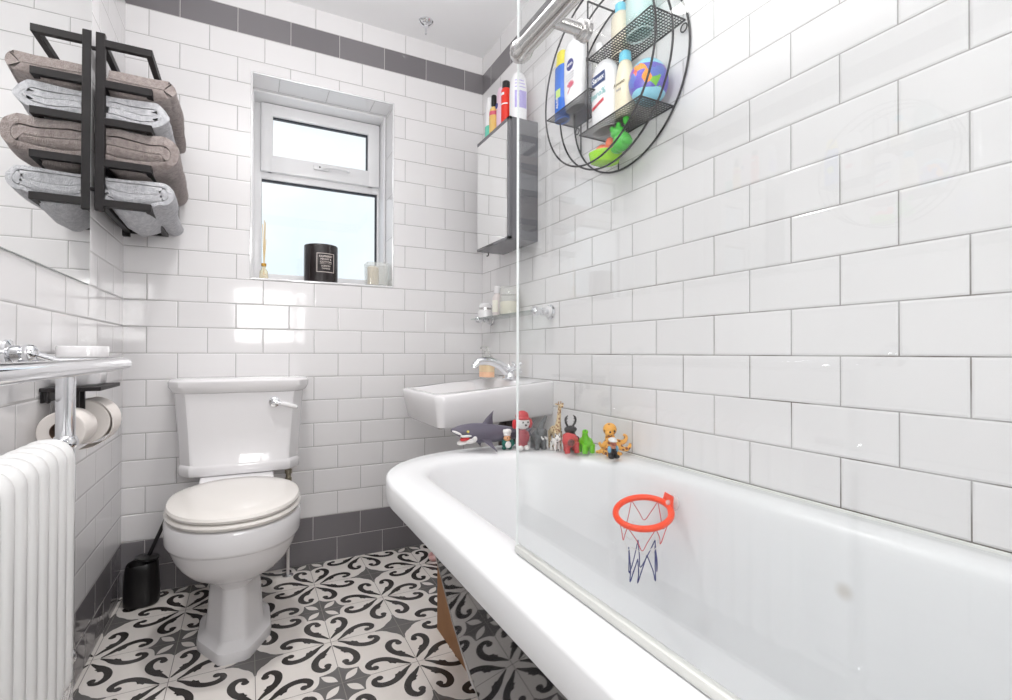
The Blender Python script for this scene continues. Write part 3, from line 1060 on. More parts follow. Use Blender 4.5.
# toilet roll holder with its rolls and tub
th = thing('toilet_roll_holder', 'black shelf-topped toilet roll holder on the left wall', 'toilet roll holder', (0.0, -0.74, 0.83))
bm = NB()
box(bm, (0.001, -0.838, 0.8255), (0.112, -0.640, 0.835), 0.001, 1)
obj('shelf', bm, M_blackmetal, th, smooth=False)
bm = NB()
for yy in (-0.800, -0.755):
    box(bm, (0.052, yy - 0.005, 0.752), (0.064, yy + 0.005, 0.826), 0.001, 1)
box(bm, (0.001, -0.83, 0.800), (0.006, -0.65, 0.8255), 0.001, 1)
obj('bracket', bm, M_blackmetal, th, smooth=False)
bm = NB()
tube(bm, [(0.058, -0.915, 0.757), (0.058, -0.637, 0.757)], 0.0058, 10)
obj('roll_bar', bm, M_blackmetal, th)
bm = NB()
tube(bm, smooth_path([(0.015, -0.834, 0.826), (0.015, -0.838, 0.806), (0.022, -0.85, 0.804), (0.024, -0.852, 0.812)], 4), 0.003, 8)
obj('hook', bm, M_blackmetal, th)
M_paper = pm('toilet_paper', S(232, 226, 221), 0.95, bump=(150, 0.15))
M_core = pm('cardboard_core', S(120, 98, 84), 0.9)
def roll(label, y0, y1, r, sheet=False):
    t = thing('toilet_roll', label, 'toilet roll', (0.058, (y0 + y1) / 2, 0.757 - r), 'toilet rolls on the holder')
    bm = NB()
    cz = 0.757 - 0.0134
    lathe(bm, [(0.0205, y0), (r - 0.002, y0), (r, y0 + 0.002), (r, y1 - 0.002), (r - 0.002, y1), (0.0205, y1), (0.0205, y0)], 40, (0.058, 0, cz), 'y', cap=False)
    if sheet:
        rings = []
        for k in range(15):
            a = math.radians(85 - k * 13)
            rr2 = r + 0.001 + 0.011 * (k / 14) ** 1.5
            p = (0.058 + rr2 * math.cos(a), cz + rr2 * math.sin(a))
            q = (0.058 + (rr2 + 0.0012) * math.cos(a), cz + (rr2 + 0.0012) * math.sin(a))
            rings.append([Vector((p[0], y0, p[1])), Vector((p[0], y1, p[1])), Vector((q[0], y1, q[1])), Vector((q[0], y0, q[1]))])
        loft(bm, rings)
    obj('paper', bm, M_paper, t)
    bm = NB()
    lathe(bm, [(0.0192, y0 + 0.0005), (0.0204, y0 + 0.0005), (0.0204, y1 - 0.0005), (0.0192, y1 - 0.0005), (0.0192, y0 + 0.0005)], 30, (0.058, 0, cz), 'y', cap=False)
    obj('cardboard_core', bm, M_core, t, label='brown cardboard core')
roll('half used toilet roll at the near end of the holder', -0.905, -0.810, 0.043)
roll('full toilet roll with a loose sheet at the far end of the holder', -0.745, -0.650, 0.054, True)
tb = thing('wipes_tub', 'white lidded tub standing on the black toilet roll shelf', 'tub', (0.055, -0.735, 0.8355))
bm = NB()
loft(bm, [superell(0.056, -0.735, z, rx, ry, 4, 36) for z, rx, ry in ((0.8355, 0.036, 0.052), (0.840, 0.040, 0.057), (0.868, 0.042, 0.062), (0.905, 0.043, 0.064))])
obj('tub_body', bm, M_cer, tb)
bm = NB()
loft(bm, [superell(0.056, -0.735, z, rx, ry, 4, 36) for z, rx, ry in ((0.9055, 0.045, 0.066), (0.927, 0.046, 0.067), (0.931, 0.044, 0.065))])
obj('tub_lid', bm, M_cer, tb)

# ------------------------------------------------------------------ basin, tap, soap, waste
TRX = 1.405
bas = thing('wash_basin', 'white wall hung basin behind the far end of the bath', 'basin', (1.25, -0.44, 0.65))
def bas_ring(pts, z4):
    # pts: x0,x1,y0,y1 ; z at x0 and at x1
    x0, x1, y0, y1, r = pts
    out = []
    n = 5
    for cx, cy, a0 in ((x1 - 0.004, y1 - 0.004, 0), (x0 + r, y1 - r, 90), (x0 + r, y0 + r, 180), (x1 - 0.004, y0 + 0.004, 270)):
        rr2 = 0.004 if cx > 1.4 else r
        for k in range(n + 1):
            a = math.radians(a0 + 90 * k / n)
            x, y = cx + rr2 * math.cos(a), cy + rr2 * math.sin(a)
            out.append(Vector((x, y, z4[0] + (z4[1] - z4[0]) * (x - 1.0) / 0.48)))
    return out
zt = (0.765, 0.808)
zbm = (0.644, 0.676)
def zz(d):
    return (zt[0] + d, zt[1] + d)
x0b, x1b, y0b, y1b = 1.006, 1.4832, -0.662, -0.205
rings = [bas_ring((x0b + 0.06, x1b, y0b + 0.06, y1b - 0.06, 0.05), (zbm[0] - 0.004, zbm[1] - 0.004)),
         bas_ring((x0b + 0.022, x1b, y0b + 0.012, y1b - 0.045, 0.035), zbm), bas_ring((x0b + 0.012, x1b, y0b + 0.003, y1b - 0.038, 0.035), (zbm[0] + 0.008, zbm[1] + 0.008)),
         bas_ring((x0b + 0.002, x1b, y0b, y1b - 0.005, 0.034), zz(-0.03)), bas_ring((x0b, x1b, y0b, y1b, 0.034), zz(-0.008)), bas_ring((x0b + 0.003, x1b, y0b + 0.003, y1b - 0.003, 0.033), zz(-0.002)), bas_ring((x0b + 0.010, x1b, y0b + 0.010, y1b - 0.010, 0.03), zz(0)),
         bas_ring((x0b + 0.030, x1b - 0.10, y0b + 0.075, y1b - 0.030, 0.05), zz(-0.001)), bas_ring((x0b + 0.040, x1b - 0.11, y0b + 0.085, y1b - 0.040, 0.05), zz(-0.010)),
         bas_ring((x0b + 0.07, x1b - 0.13, y0b + 0.115, y1b - 0.07, 0.06), zz(-0.07)), bas_ring((x0b + 0.13, x1b - 0.17, y0b + 0.16, y1b - 0.14, 0.06), zz(-0.10))]
bm = NB()
loft(bm, rings)
obj('bowl', bm, M_cer, bas, angle=50)
bm = NB()
tube(bm, [(TRX, -0.46, 0.67), (TRX, -0.46, 0.60)], 0.019, 16)
lathe(bm, [(0.030, 0.47), (0.036, 0.48), (0.036, 0.615), (0.026, 0.63), (0.022, 0.64)], 18, (TRX, -0.42, 0))
tube(bm, fillet([(TRX, -0.46, 0.58), (1.44, -0.46, 0.58), (1.482, -0.46, 0.58)], 0.015), 0.017, 14)
obj('bottle_trap', bm, pm('dark_trap', S(60, 50, 46), 0.35), bas, label='dark waste trap under the basin')
TY, TXp = -0.405, 1.425
tp = thing('basin_tap', 'chrome basin mixer tap with cross-head handle', 'tap', (TXp, TY, 0.803))
bm = NB()
zt0 = 0.8035
lathe(bm, [(0.030, 0), (0.031, 0.006), (0.024, 0.012), (0.021, 0.03), (0.022, 0.052), (0.017, 0.060)], 20, (TXp, TY, zt0 - 0.0))
spout = smooth_path([(TXp - 0.005, TY, zt0 + 0.030), (TXp - 0.040, TY + 0.004, zt0 + 0.060), (TXp - 0.085, TY + 0.012, zt0 + 0.078), (TXp - 0.130, TY + 0.020, zt0 + 0.078), (TXp - 0.152, TY + 0.024, zt0 + 0.060)], 6)
tube(bm, spout, [0.022 - 0.008 * i / (len(spout) - 1) for i in range(len(spout))], 16)
lathe(bm, [(0.0125, -0.006), (0.0145, -0.004), (0.0145, 0.004), (0.012, 0.008)], 16, (TXp - 0.154, TY + 0.0245, zt0 + 0.056))
obj('spout', bm, M_chrome, tp)
bm = NB()
hc = Vector((TXp + 0.01, TY - 0.05, zt0 + 0.052))
tube(bm, [(TXp, TY - 0.01, zt0 + 0.038), hc], 0.012, 14)
for k in range(4):
    a = math.radians(45 + 90 * k)
    dv = Vector((math.cos(a), 0, math.sin(a)))
    tube(bm, [hc, hc + dv * 0.018, hc + dv * 0.026, hc + dv * 0.032], [0.0045, 0.0045, 0.0075, 0.004], 10)
lathe(bm, [(0.013, 0.006), (0.014, 0.0), (0.010, -0.008)], 16, hc, 'y')
ch = obj('cross_handle', bm, M_chrome, tp)
bm = NB()
lathe(bm, [(0.0095, -0.008), (0.0095, -0.012), (0.006, -0.0135)], 16, hc, 'y')
obj('index_button', bm, M_cer, ch, label='white ceramic centre button')
# soap
M_clear = glass_mat('clear_plastic', (0.95, 0.95, 0.93, 1), body=0.25)
so = thing('soap_bottle', 'clear pump bottle with an orange and peach label standing on the basin', 'soap bottle', (1.395, -0.245, 0.80))
bm = NB()
zs = 0.8015
loft(bm, [superell(1.395, -0.245, zs + z, rx, ry, 2.4, 28) for z, rx, ry in ((0.0, 0.026, 0.044), (0.004, 0.029, 0.048), (0.085, 0.029, 0.048), (0.098, 0.022, 0.032), (0.106, 0.013, 0.013), (0.112, 0.012, 0.012))])
obj('bottle_body', bm, M_clear, so)
def patch(name, mat, parent, cx, cy, zz0, zz1, rx, ry, a0, a1, e=2.4, off=0.0006, rot=0.0, prof=None):
    bm = NB()
    rings = []
    for k in range(9):
        z = zz0 + (zz1 - zz0) * k / 8
        ring_i, ring_o = [], []
        fx = fy = 1.0
        if prof:
            ax, ay = prof(z)
        else:
            ax, ay = rx, ry
        for q in range(19):
            a = math.radians(a0 + (a1 - a0) * q / 18)
            c, s = math.cos(a), math.sin(a)
            x = (ax + off) * math.copysign(abs(c) ** (2 / e), c)
            y = (ay + off) * math.copysign(abs(s) ** (2 / e), s)
            x, y = x * math.cos(rot) - y * math.sin(rot), x * math.sin(rot) + y * math.cos(rot)
            ring_o.append(Vector((cx + x, cy + y, z)))
        rings.append(ring_o)
    vs = [[bm.verts.new(p) for p in r] for r in rings]
    for i in range(8):
        for j in range(18):
            bm.faces.new((vs[i][j], vs[i][j + 1], vs[i + 1][j + 1], vs[i + 1][j]))
    return obj(name, bm, mat, parent)
patch('label', pm('peach_label', S(240, 178, 146), 0.4, vary=(40, S(246, 214, 176))), so, 1.395, -0.245, zs + 0.006, zs + 0.030, 0.029, 0.048, 120, 300)
patch('label', pm('cream_soap_label', S(238, 222, 184), 0.4, vary=(60, S(226, 190, 150))), so, 1.395, -0.245, zs + 0.0305, zs + 0.060, 0.029, 0.048, 120, 300)
patch('label', pm('orange_label', S(236, 224, 186), 0.4, vary=(55, S(240, 130, 70))), so, 1.395, -0.245, zs + 0.062, zs + 0.09, 0.029, 0.048, 120, 300)
bm = NB()
lathe(bm, [(0.014, 0.112), (0.014, 0.122), (0.006, 0.124), (0.005, 0.136), (0.010, 0.137), (0.010, 0.144), (0.006, 0.146)], 16, (1.395, -0.245, zs))
tube(bm, [(1.395, -0.245, zs + 0.141), (1.365, -0.255, zs + 0.141), (1.357, -0.258, zs + 0.136)], 0.004, 8)
obj('pump', bm, M_clear, so)

# glass shelf
gs = thing('glass_shelf', 'small glass shelf on chrome and ceramic brackets above the basin', 'shelf', (W, -0.36, 1.08))
bm = NB()
box(bm, (1.378, -0.655, 1.0745), (1.474, -0.095, 1.0805), 0.001, 1)
obj('glass_plate', bm, glass_mat('shelf_glass', (0.92, 0.96, 0.945, 1)), gs, smooth=False)
for yy in (-0.645, -0.112):
    bm = NB()
    lathe(bm, [(0.027, -0.0005), (0.029, -0.004), (0.027, -0.010), (0.022, -0.012)], 26, (W, yy, 1.078), 'x')
    d = obj('wall_disc', bm, M_chrome, gs)
    bm = NB()
    lathe(bm, [(0.0225, -0.0118), (0.0225, -0.018), (0.016, -0.021), (0.012, -0.022)], 26, (W, yy, 1.078), 'x')
    obj('ceramic_ring', bm, M_cer, d, label='white ceramic ring')
    bm = NB()
    lathe(bm, [(0.010, -0.022), (0.009, -0.030), (0.014, -0.034), (0.016, -0.042), (0.014, -0.050), (0.009, -0.053), (0.009, -0.060), (0.016, -0.064), (0.0185, -0.075), (0.016, -0.086), (0.010, -0.091), (0.004, -0.093)], 22, (W, yy - 0.006, 1.078), 'x')
    obj('bracket_stem', bm, M_chrome, gs)
M_cream = pm('cream_product', S(226, 222, 204), 0.5)
jr = thing('cream_jar', 'small white jar with a silver band at the far end of the glass shelf', 'jar', (1.424, -0.165, 1.081))
bm = NB(); lathe(bm, [(0.034, 1.081), (0.037, 1.084), (0.037, 1.115), (0.032, 1.119)], 26, (1.424, -0.165, 0)); obj('jar_body', bm, M_cer, jr)
bm = NB(); lathe(bm, [(0.029, 1.119), (0.029, 1.129)], 26, (1.424, -0.165, 0)); obj('silver_band', bm, M_satin, jr)
bm = NB(); lathe(bm, [(0.031, 1.1292), (0.0305, 1.140), (0.022, 1.150), (0.008, 1.152)], 26, (1.424, -0.165, 0)); obj('jar_lid', bm, M_cer, jr)
sb = thing('lotion_bottle', 'slim pale bottle with white cap on the glass shelf', 'bottle', (1.432, -0.275, 1.081))
bm = NB(); loft(bm, [superell(1.432, -0.275, z, r, r, 2.3, 24) for z, r in ((1.081, 0.020), (1.084, 0.022), (1.165, 0.022), (1.18, 0.014), (1.186, 0.012))]); obj('bottle_body', bm, pm('pale_plastic', S(224, 216, 214), 0.3), sb)
bm = NB(); lathe(bm, [(0.016, 1.186), (0.0165, 1.19), (0.0165, 1.216), (0.014, 1.219)], 20, (1.432, -0.275, 0)); obj('cap', bm, M_cer, sb)
patch('label', pm('cream_label', S(240, 238, 226), 0.4), sb, 1.432, -0.275, 1.10, 1.155, 0.022, 0.022, 120, 250, 2.3)
kj = thing('storage_jar', 'clear lidded jar of cream cotton pads on the glass shelf', 'jar', (1.428, -0.40, 1.081))
bm = NB(); lathe(bm, [(0.040, 1.081), (0.044, 1.085), (0.044, 1.158), (0.040, 1.166)], 30, (1.428, -0.40, 0)); obj('jar_body', bm, M_clear, kj)
bm = NB(); lathe(bm, [(0.038, 1.084), (0.040, 1.088), (0.040, 1.135), (0.034, 1.138)], 30, (1.428, -0.40, 0)); obj('cotton_pads', bm, M_cream, kj)
bm = NB(); lathe(bm, [(0.043, 1.1662), (0.044, 1.172), (0.042, 1.195), (0.036, 1.201)], 30, (1.428, -0.40, 0)); obj('jar_lid', bm, M_clear, kj)

# ------------------------------------------------------------------ wall cabinet
KX, KY0, KY1, KZ0, KZ1 = 1.348, -0.543, -0.233, 1.374, 1.866
cab = thing('wall_cabinet', 'grey metal mirrored cabinet on the right wall near the window', 'cabinet', (1.42, -0.39, KZ0))
bm = NB(); box(bm, (KX + 0.014, KY0, KZ0), (W - 0.0005, KY1, KZ1), 0.002); obj('cabinet_body', bm, M_cab, cab, smooth=False)
dr = None
bm = NB()
box(bm, (KX, KY0, KZ0), (KX + 0.013, KY0 + 0.018, KZ1), 0.001, 1)
box(bm, (KX, KY0, KZ1 - 0.014), (KX + 0.013, KY1, KZ1), 0.001, 1)
box(bm, (KX, KY0, KZ0), (KX + 0.013, KY1, KZ0 + 0.012), 0.001, 1)
box(bm, (KX + 0.006, KY0 + 0.01, KZ0 + 0.006), (KX + 0.0125, KY1 - 0.002, KZ1 - 0.006))
dr = obj('door', bm, M_cab, cab, smooth=False)
bm = NB(); box(bm, (KX + 0.002, KY0 + 0.0185, KZ0 + 0.0125), (KX + 0.005, KY1 - 0.001, KZ1 - 0.0145)); obj('door_mirror', bm, M_mirror, dr, smooth=False, label='mirror glass of the door')
bm = NB(); box(bm, (KX - 0.0006, -0.40, KZ0 + 0.001), (KX + 0.002, -0.33, KZ0 + 0.011), 0.0005, 1); obj('finger_pull', bm, M_black, dr)
bm = NB()
tube(bm, smooth_path([(1.40, -0.245, KZ0), (1.40, -0.245, KZ0 - 0.012), (1.392, -0.245, KZ0 - 0.016)], 4), 0.003, 8)
obj('hook', bm, M_wire, cab)

# ------------------------------------------------------------------ bottles
def bottle(name, label, loc, prof, mat, cap=None, capmat=None, e=2.4, group=None, rot=0.0, cat='bottle', n=36, patches=(), capname='cap'):
    x, y, z = loc
    t = thing(name, label, cat, loc, group)
    bm = NB()
    def ring(zz_, rx, ry):
        out = []
        for p in superell(0, 0, zz_, rx, ry, e, n):
            out.append(Vector((x + p.x * math.cos(rot) - p.y * math.sin(rot), y + p.x * math.sin(rot) + p.y * math.cos(rot), z + p.z)))
        return out
    loft(bm, [ring(*q) for q in prof])
    obj('bottle_body', bm, mat, t)
    if cap:
        bm = NB()
        loft(bm, [ring(*q) for q in cap])
        obj(capname, bm, capmat, t)
    def pf(zq):
        q = zq - z
        for a, b in zip(prof, prof[1:]):
            if a[0] <= q <= b[0] and b[0] > a[0]:
                f = (q - a[0]) / (b[0] - a[0])
                return a[1] + (b[1] - a[1]) * f, a[2] + (b[2] - a[2]) * f
        return prof[-1][1], prof[-1][2]
    for (nm, z0_, z1_, a0, a1, pmx) in patches:
        patch(nm, pmx, t, x, y, z + z0_, z + z1_, 0, 0, a0, a1, e, 0.0005, rot, pf)
    return t
def smoothprof(lst, n=4):
    return [(p.x, p.y, p.z) for p in smooth_path(lst, n)]
P_white = pm('white_bottle', S(238, 238, 240), 0.22)
P_blue = pm('blue_bottle', S(46, 112, 214), 0.25)
P_yel = pm('yellow_cap', S(236, 222, 60), 0.3)
P_navy = pm('navy_print', S(44, 48, 130), 0.4)
P_pinkp = pm('pink_print', S(214, 96, 120), 0.4)
P_grey = pm('grey_print', S(150, 150, 160), 0.5)
P_cream = pm('cream_bottle', S(232, 222, 196), 0.3)
P_cyan = pm('pale_blue_cap', S(110, 196, 222), 0.3)
P_teal = pm('teal_print', S(120, 190, 190), 0.4)
P_red = pm('red_bottle', S(226, 52, 36), 0.28)
P_mint = pm('mint_bottle', S(110, 210, 186), 0.25)
P_lil = pm('lilac_label', S(158, 146, 214), 0.4, vary=(60, S(190, 182, 228)))
XD, UP = (0, -1, 0), (0, 0, 1)

# ------------------------------------------------------------------ round wire basket shelf
BC, BR = (-1.07, 1.765), 0.265
bk = thing('basket_shelf', 'round black wire shelf unit full of bath products on the right wall', 'shelf', (1.478, BC[0], BC[1] - BR))
for x in (1.4765, 1.415, 1.355):
    bm = NB()
    tube(bm, [(x, BC[0] + BR * math.cos(2 * PI * k / 72), BC[1] + BR * math.sin(2 * PI * k / 72)) for k in range(72)], 0.0031, 8, True)
    obj('hoop', bm, M_wire, bk)
def wire_shelf(z, ya, yb):
    """mesh tray: rim plus woven strips"""
    bm = NB()
    x0, x1 = 1.355, 1.4765
    for a, b in (((x0, ya), (x0, yb)), ((x1, ya), (x1, yb)), ((x0, ya), (x1, ya)), ((x0, yb), (x1, yb))):
        tube(bm, [(a[0], a[1], z), (b[0], b[1], z)], 0.0026, 6)
    p = 0.0094
    n = int((x1 - x0) / p)
    for i in range(1, n):
        x = x0 + (x1 - x0) * i / n
        box(bm, (x - 0.0015, ya, z - 0.0006), (x + 0.0015, yb, z + 0.0004))
    m = int(abs(yb - ya) / p)
    for i in range(1, m):
        y = ya + (yb - ya) * i / m
        box(bm, (x0, y - 0.0014, z - 0.0004), (x1, y + 0.0014, z + 0.0006))
    obj('mesh_tray', bm, M_wire, bk, smooth=False)
SL, SM, ST = 1.732, 1.606, 1.823
wire_shelf(SL, -0.815, -1.055)
wire_shelf(SM, -1.005, -1.277)
wire_shelf(ST, -1.05, -1.318)
bm = NB()
zt1 = 2.006
tube(bm, [(1.355, -1.047, zt1), (1.355, -1.047, SM)], 0.0028, 8)
tube(bm, [(1.4765, -1.047, zt1), (1.4765, -1.047, SM)], 0.0028, 8)
tube(bm, [(1.355, -1.047, zt1), (1.4765, -1.047, zt1)], 0.0028, 8)
tube(bm, [(1.4765, -0.846, SL), (1.4765, -0.846, 1.625)], 0.0024, 8)
tube(bm, [(1.4765, -1.047, SM), (1.4765, -1.047, 1.503)], 0.0024, 8)
obj('upright', bm, M_wire, bk)
bm = NB()
for (yy, zz_) in ((-1.318, 1.800), (-0.83, 1.712)):
    bm = NB()
    tube(bm, [(1.4765 - 0.004, yy + 0.011 * math.cos(2 * PI * k / 16), zz_ + 0.011 * math.sin(2 * PI * k / 16)) for k in range(16)], 0.002, 6, True)
    obj('ring_hook', bm, M_wire, bk)
G1 = 'bottles in the round wire shelf unit'
tz = SL + 0.0012
b1 = bottle('shampoo_bottle', 'blue bottle with a yellow top at the far side of the wire shelf', (1.400, -0.842, tz),
       smoothprof([(0, 0.018, 0.029), (0.004, 0.020, 0.032), (0.10, 0.021, 0.033), (0.175, 0.020, 0.032), (0.185, 0.018, 0.029)]), P_blue,
       [(0.1852, 0.018, 0.025), (0.19, 0.019, 0.026), (0.235, 0.016, 0.020), (0.238, 0.013, 0.017)], P_yel, group=G1)
patch('label', pm('lime_print', S(196, 226, 120), 0.4), b1, 1.400, -0.842, tz + 0.07, tz + 0.10, 0.0208, 0.0329, 165, 205)
text('lettering', 'ALOE', 0.017, (1.3785, -0.842, tz + 0.055), UP, (0, 1, 0), P_white, b1, bold=0.0003)
b2 = bottle('body_lotion_bottle', 'white lotion bottle with a round navy logo and pink flower on the wire shelf', (1.392, -0.928, tz),
       smoothprof([(0, 0.020, 0.030), (0.004, 0.022, 0.040), (0.06, 0.024, 0.047), (0.14, 0.024, 0.049), (0.200, 0.022, 0.047), (0.222, 0.018, 0.040), (0.230, 0.012, 0.028)]), P_white, group=G1)
bm = NB(); lathe(bm, [(0.0005, -0.0003), (0.019, -0.0003), (0.019, 0.0006)], 26, (1.3672, -0.934, tz + 0.138), 'x'); lg = obj('round_logo', bm, P_navy, b2, label='round navy logo')
text('logo_lettering', 'NIVEA', 0.0115, (1.3665, -0.934, tz + 0.138), XD, UP, P_white, lg, bold=0.0003)
for k in range(3):
    bm = NB(); box(bm, (1.3669, -0.956, tz + 0.108 - k * 0.009), (1.3679, -0.912, tz + 0.1092 - k * 0.009)); obj('print_line', bm, P_grey, b2)
bm = NB()
for a in range(5):
    aa = math.radians(40 + a * 28)
    t_ = bmesh.new()
    bmesh.ops.create_uvsphere(t_, u_segments=10, v_segments=6, radius=1)
    for v in t_.verts:
        p = Vector((v.co.x * 0.0006, v.co.y * 0.011, v.co.z * 0.0045))
        p = Matrix.Rotation(aa, 3, 'X') @ (p + Vector((0, 0.012, 0)))
        v.co = p + Vector((1.3672, -0.936, tz + 0.062))
    merge(bm, t_)
tube(bm, [(1.3672, -0.936, tz + 0.062), (1.3672, -0.921, tz + 0.046)], 0.0012, 6)
obj('flower_print', bm, P_pinkp, b2)
b3 = bottle('clear_bottle', 'see-through pale bottle with a tan band between white lotion bottles on the wire shelf', (1.43, -1.010, tz),
       smoothprof([(0, 0.020, 0.022), (0.004, 0.022, 0.024), (0.12, 0.022, 0.024), (0.15, 0.014, 0.014)]), M_clear,
       [(0.1502, 0.012, 0.012), (0.18, 0.012, 0.012), (0.182, 0.010, 0.010)], P_white, e=2, group=G1)
patch('label', pm('tan_label', S(206, 178, 150), 0.5), b3, 1.43, -1.010, tz + 0.065, tz + 0.08, 0.022, 0.024, 110, 250, 2.0)
tz = SM + 0.0012
b4 = bottle('shower_gel_bottle', 'large white shower gel bottle with a navy label on the lower tray', (1.405, -1.070, tz),
       smoothprof([(0, 0.024, 0.044), (0.004, 0.028, 0.050), (0.08, 0.029, 0.052), (0.165, 0.028, 0.049), (0.190, 0.025, 0.041), (0.206, 0.020, 0.028), (0.212, 0.012, 0.014)]), P_white, group=G1)
bm = NB(); box(bm, (1.3752, -1.103, tz + 0.133), (1.3772, -1.041, tz + 0.166), 0.0008, 1); l4 = obj('label', bm, pm('navy_label', S(40, 62, 118), 0.35), b4, smooth=False)
text('label_lettering', 'Sanex', 0.0235, (1.3748, -1.072, tz + 0.150), XD, UP, P_white, l4, bold=0.0004)
text('lettering', 'zero%', 0.028, (1.3752, -1.072, tz + 0.104), XD, UP, P_teal, b4)
bm = NB(); box(bm, (1.3752, -1.098, tz + 0.068), (1.3766, -1.042, tz + 0.078), 0.0004, 1, M=Matrix.Translation((1.376, -1.07, tz + 0.073)) @ Matrix.Rotation(math.radians(-14), 4, 'X') @ Matrix.Translation((-1.376, 1.07, -tz - 0.073))); obj('red_print', bm, pm('red_print', S(206, 70, 80), 0.4), b4)
b5 = bottle('baby_lotion_bottle', 'cream bottle with a pale blue cap beside the multicoloured ball', (1.408, -1.157, tz),
       smoothprof([(0, 0.020, 0.027), (0.004, 0.023, 0.031), (0.06, 0.024, 0.0325), (0.12, 0.022, 0.029), (0.158, 0.017, 0.019), (0.166, 0.014, 0.015)]), P_cream,
       [(0.1662, 0.016, 0.017), (0.169, 0.0165, 0.0175), (0.192, 0.0155, 0.0165), (0.195, 0.013, 0.014)], P_cyan, group=G1)
text('lettering', 'Aveeno', 0.0155, (1.3848, -1.157, tz + 0.098), XD, UP, pm('olive_print', S(120, 112, 84), 0.5), b5, bold=0.0002)
text('lettering', 'baby', 0.0115, (1.3838, -1.157, tz + 0.080), XD, UP, P_grey, b5)
# ball
m_ball, nt, b = new_mat('swirled_ball')
b.inputs['Roughness'].default_value = 0.3
tc = nt.nodes.new('ShaderNodeTexCoord')
vo = nt.nodes.new('ShaderNodeTexVoronoi'); vo.inputs['Scale'].default_value = 44
nz = nt.nodes.new('ShaderNodeTexNoise'); nz.inputs['Scale'].default_value = 20
nt.links.new(tc.outputs['Object'], nz.inputs['Vector'])
vm = nt.nodes.new('ShaderNodeVectorMath'); vm.operation = 'MULTIPLY_ADD'
vm.inputs[1].default_value = (0.02, 0.02, 0.02)
nt.links.new(nz.outputs['Color'], vm.inputs[0]); nt.links.new(tc.outputs['Object'], vm.inputs[2])
nt.links.new(vm.outputs[0], vo.inputs['Vector'])
rp = nt.nodes.new('ShaderNodeValToRGB'); rp.color_ramp.interpolation = 'CONSTANT'
cols = [(0.0, S(104, 92, 190)), (0.28, S(96, 120, 196)), (0.42, S(140, 84, 190)), (0.52, S(240, 150, 50)), (0.62, S(120, 190, 60)), (0.72, S(220, 90, 60)), (0.80, S(100, 110, 190))]
el = rp.color_ramp.elements
el[0].position, el[0].color = cols[0]
el[1].position, el[1].color = cols[1]
for p_, c_ in cols[2:]:
    x_ = el.new(p_); x_.color = c_
sp = nt.nodes.new('ShaderNodeSeparateColor'); nt.links.new(vo.outputs['Color'], sp.inputs[0]); nt.links.new(sp.outputs[0], rp.inputs['Fac'])
sx = nt.nodes.new('ShaderNodeSeparateXYZ'); nt.links.new(vm.outputs[0], sx.inputs[0])
ab = nt.nodes.new('ShaderNodeMath'); ab.operation = 'SUBTRACT'; ab.inputs[1].default_value = 0.0
nt.links.new(sx.outputs[2], ab.inputs[0])
a2 = nt.nodes.new('ShaderNodeMath'); a2.operation = 'ABSOLUTE'
a3 = nt.nodes.new('ShaderNodeMath'); a3.operation = 'SUBTRACT'; a3.inputs[1].default_value = 0.075
nt.links.new(sx.outputs[2], a3.inputs[0]); nt.links.new(a3.outputs[0], a2.inputs[0])
gt = nt.nodes.new('ShaderNodeMath'); gt.operation = 'GREATER_THAN'; gt.inputs[1].default_value = 0.034
nt.links.new(a2.outputs[0], gt.inputs[0])
mx = nt.nodes.new('ShaderNodeMix'); mx.data_type = 'RGBA'; mx.inputs['B'].default_value = S(150, 214, 234)
nt.links.new(gt.outputs[0], mx.inputs['Factor']); nt.links.new(rp.outputs[0], mx.inputs['A']); nt.links.new(mx.outputs['Result'], b.inputs['Base Color'])
bm = NB(); sphere(bm, (1.417, -1.243, tz + 0.0655), (0.056, 0.052, 0.0645), 32)
tag(obj('toy_ball', bm, m_ball, origin=(1.417, -1.243, tz)), 'pale blue toy ball patterned in purple, orange and green on the wire shelf', 'ball')
tz = ST + 0.0012
b6 = bottle('bath_foam_bottle', 'turquoise see-through bottle on the top tray of the wire shelf', (1.41, -1.215, tz),
       smoothprof([(0, 0.026, 0.038), (0.004, 0.029, 0.042), (0.12, 0.029, 0.042), (0.16, 0.022, 0.030), (0.175, 0.013, 0.015)]), glass_mat('turquoise_plastic', (0.72, 0.95, 0.93, 1), body=0.3),
       [(0.1752, 0.015, 0.017), (0.20, 0.015, 0.017), (0.202, 0.012, 0.014)], P_white, group=G1)
b7 = bottle('hair_product_bottle', 'beige bottle beside the turquoise one on the top tray', (1.43, -1.110, tz),
       smoothprof([(0, 0.020, 0.026), (0.004, 0.022, 0.029), (0.11, 0.022, 0.029), (0.13, 0.013, 0.015)]), pm('beige_bottle', S(214, 206, 186), 0.3),
       [(0.1302, 0.014, 0.016), (0.155, 0.014, 0.016)], P_cyan, group=G1)
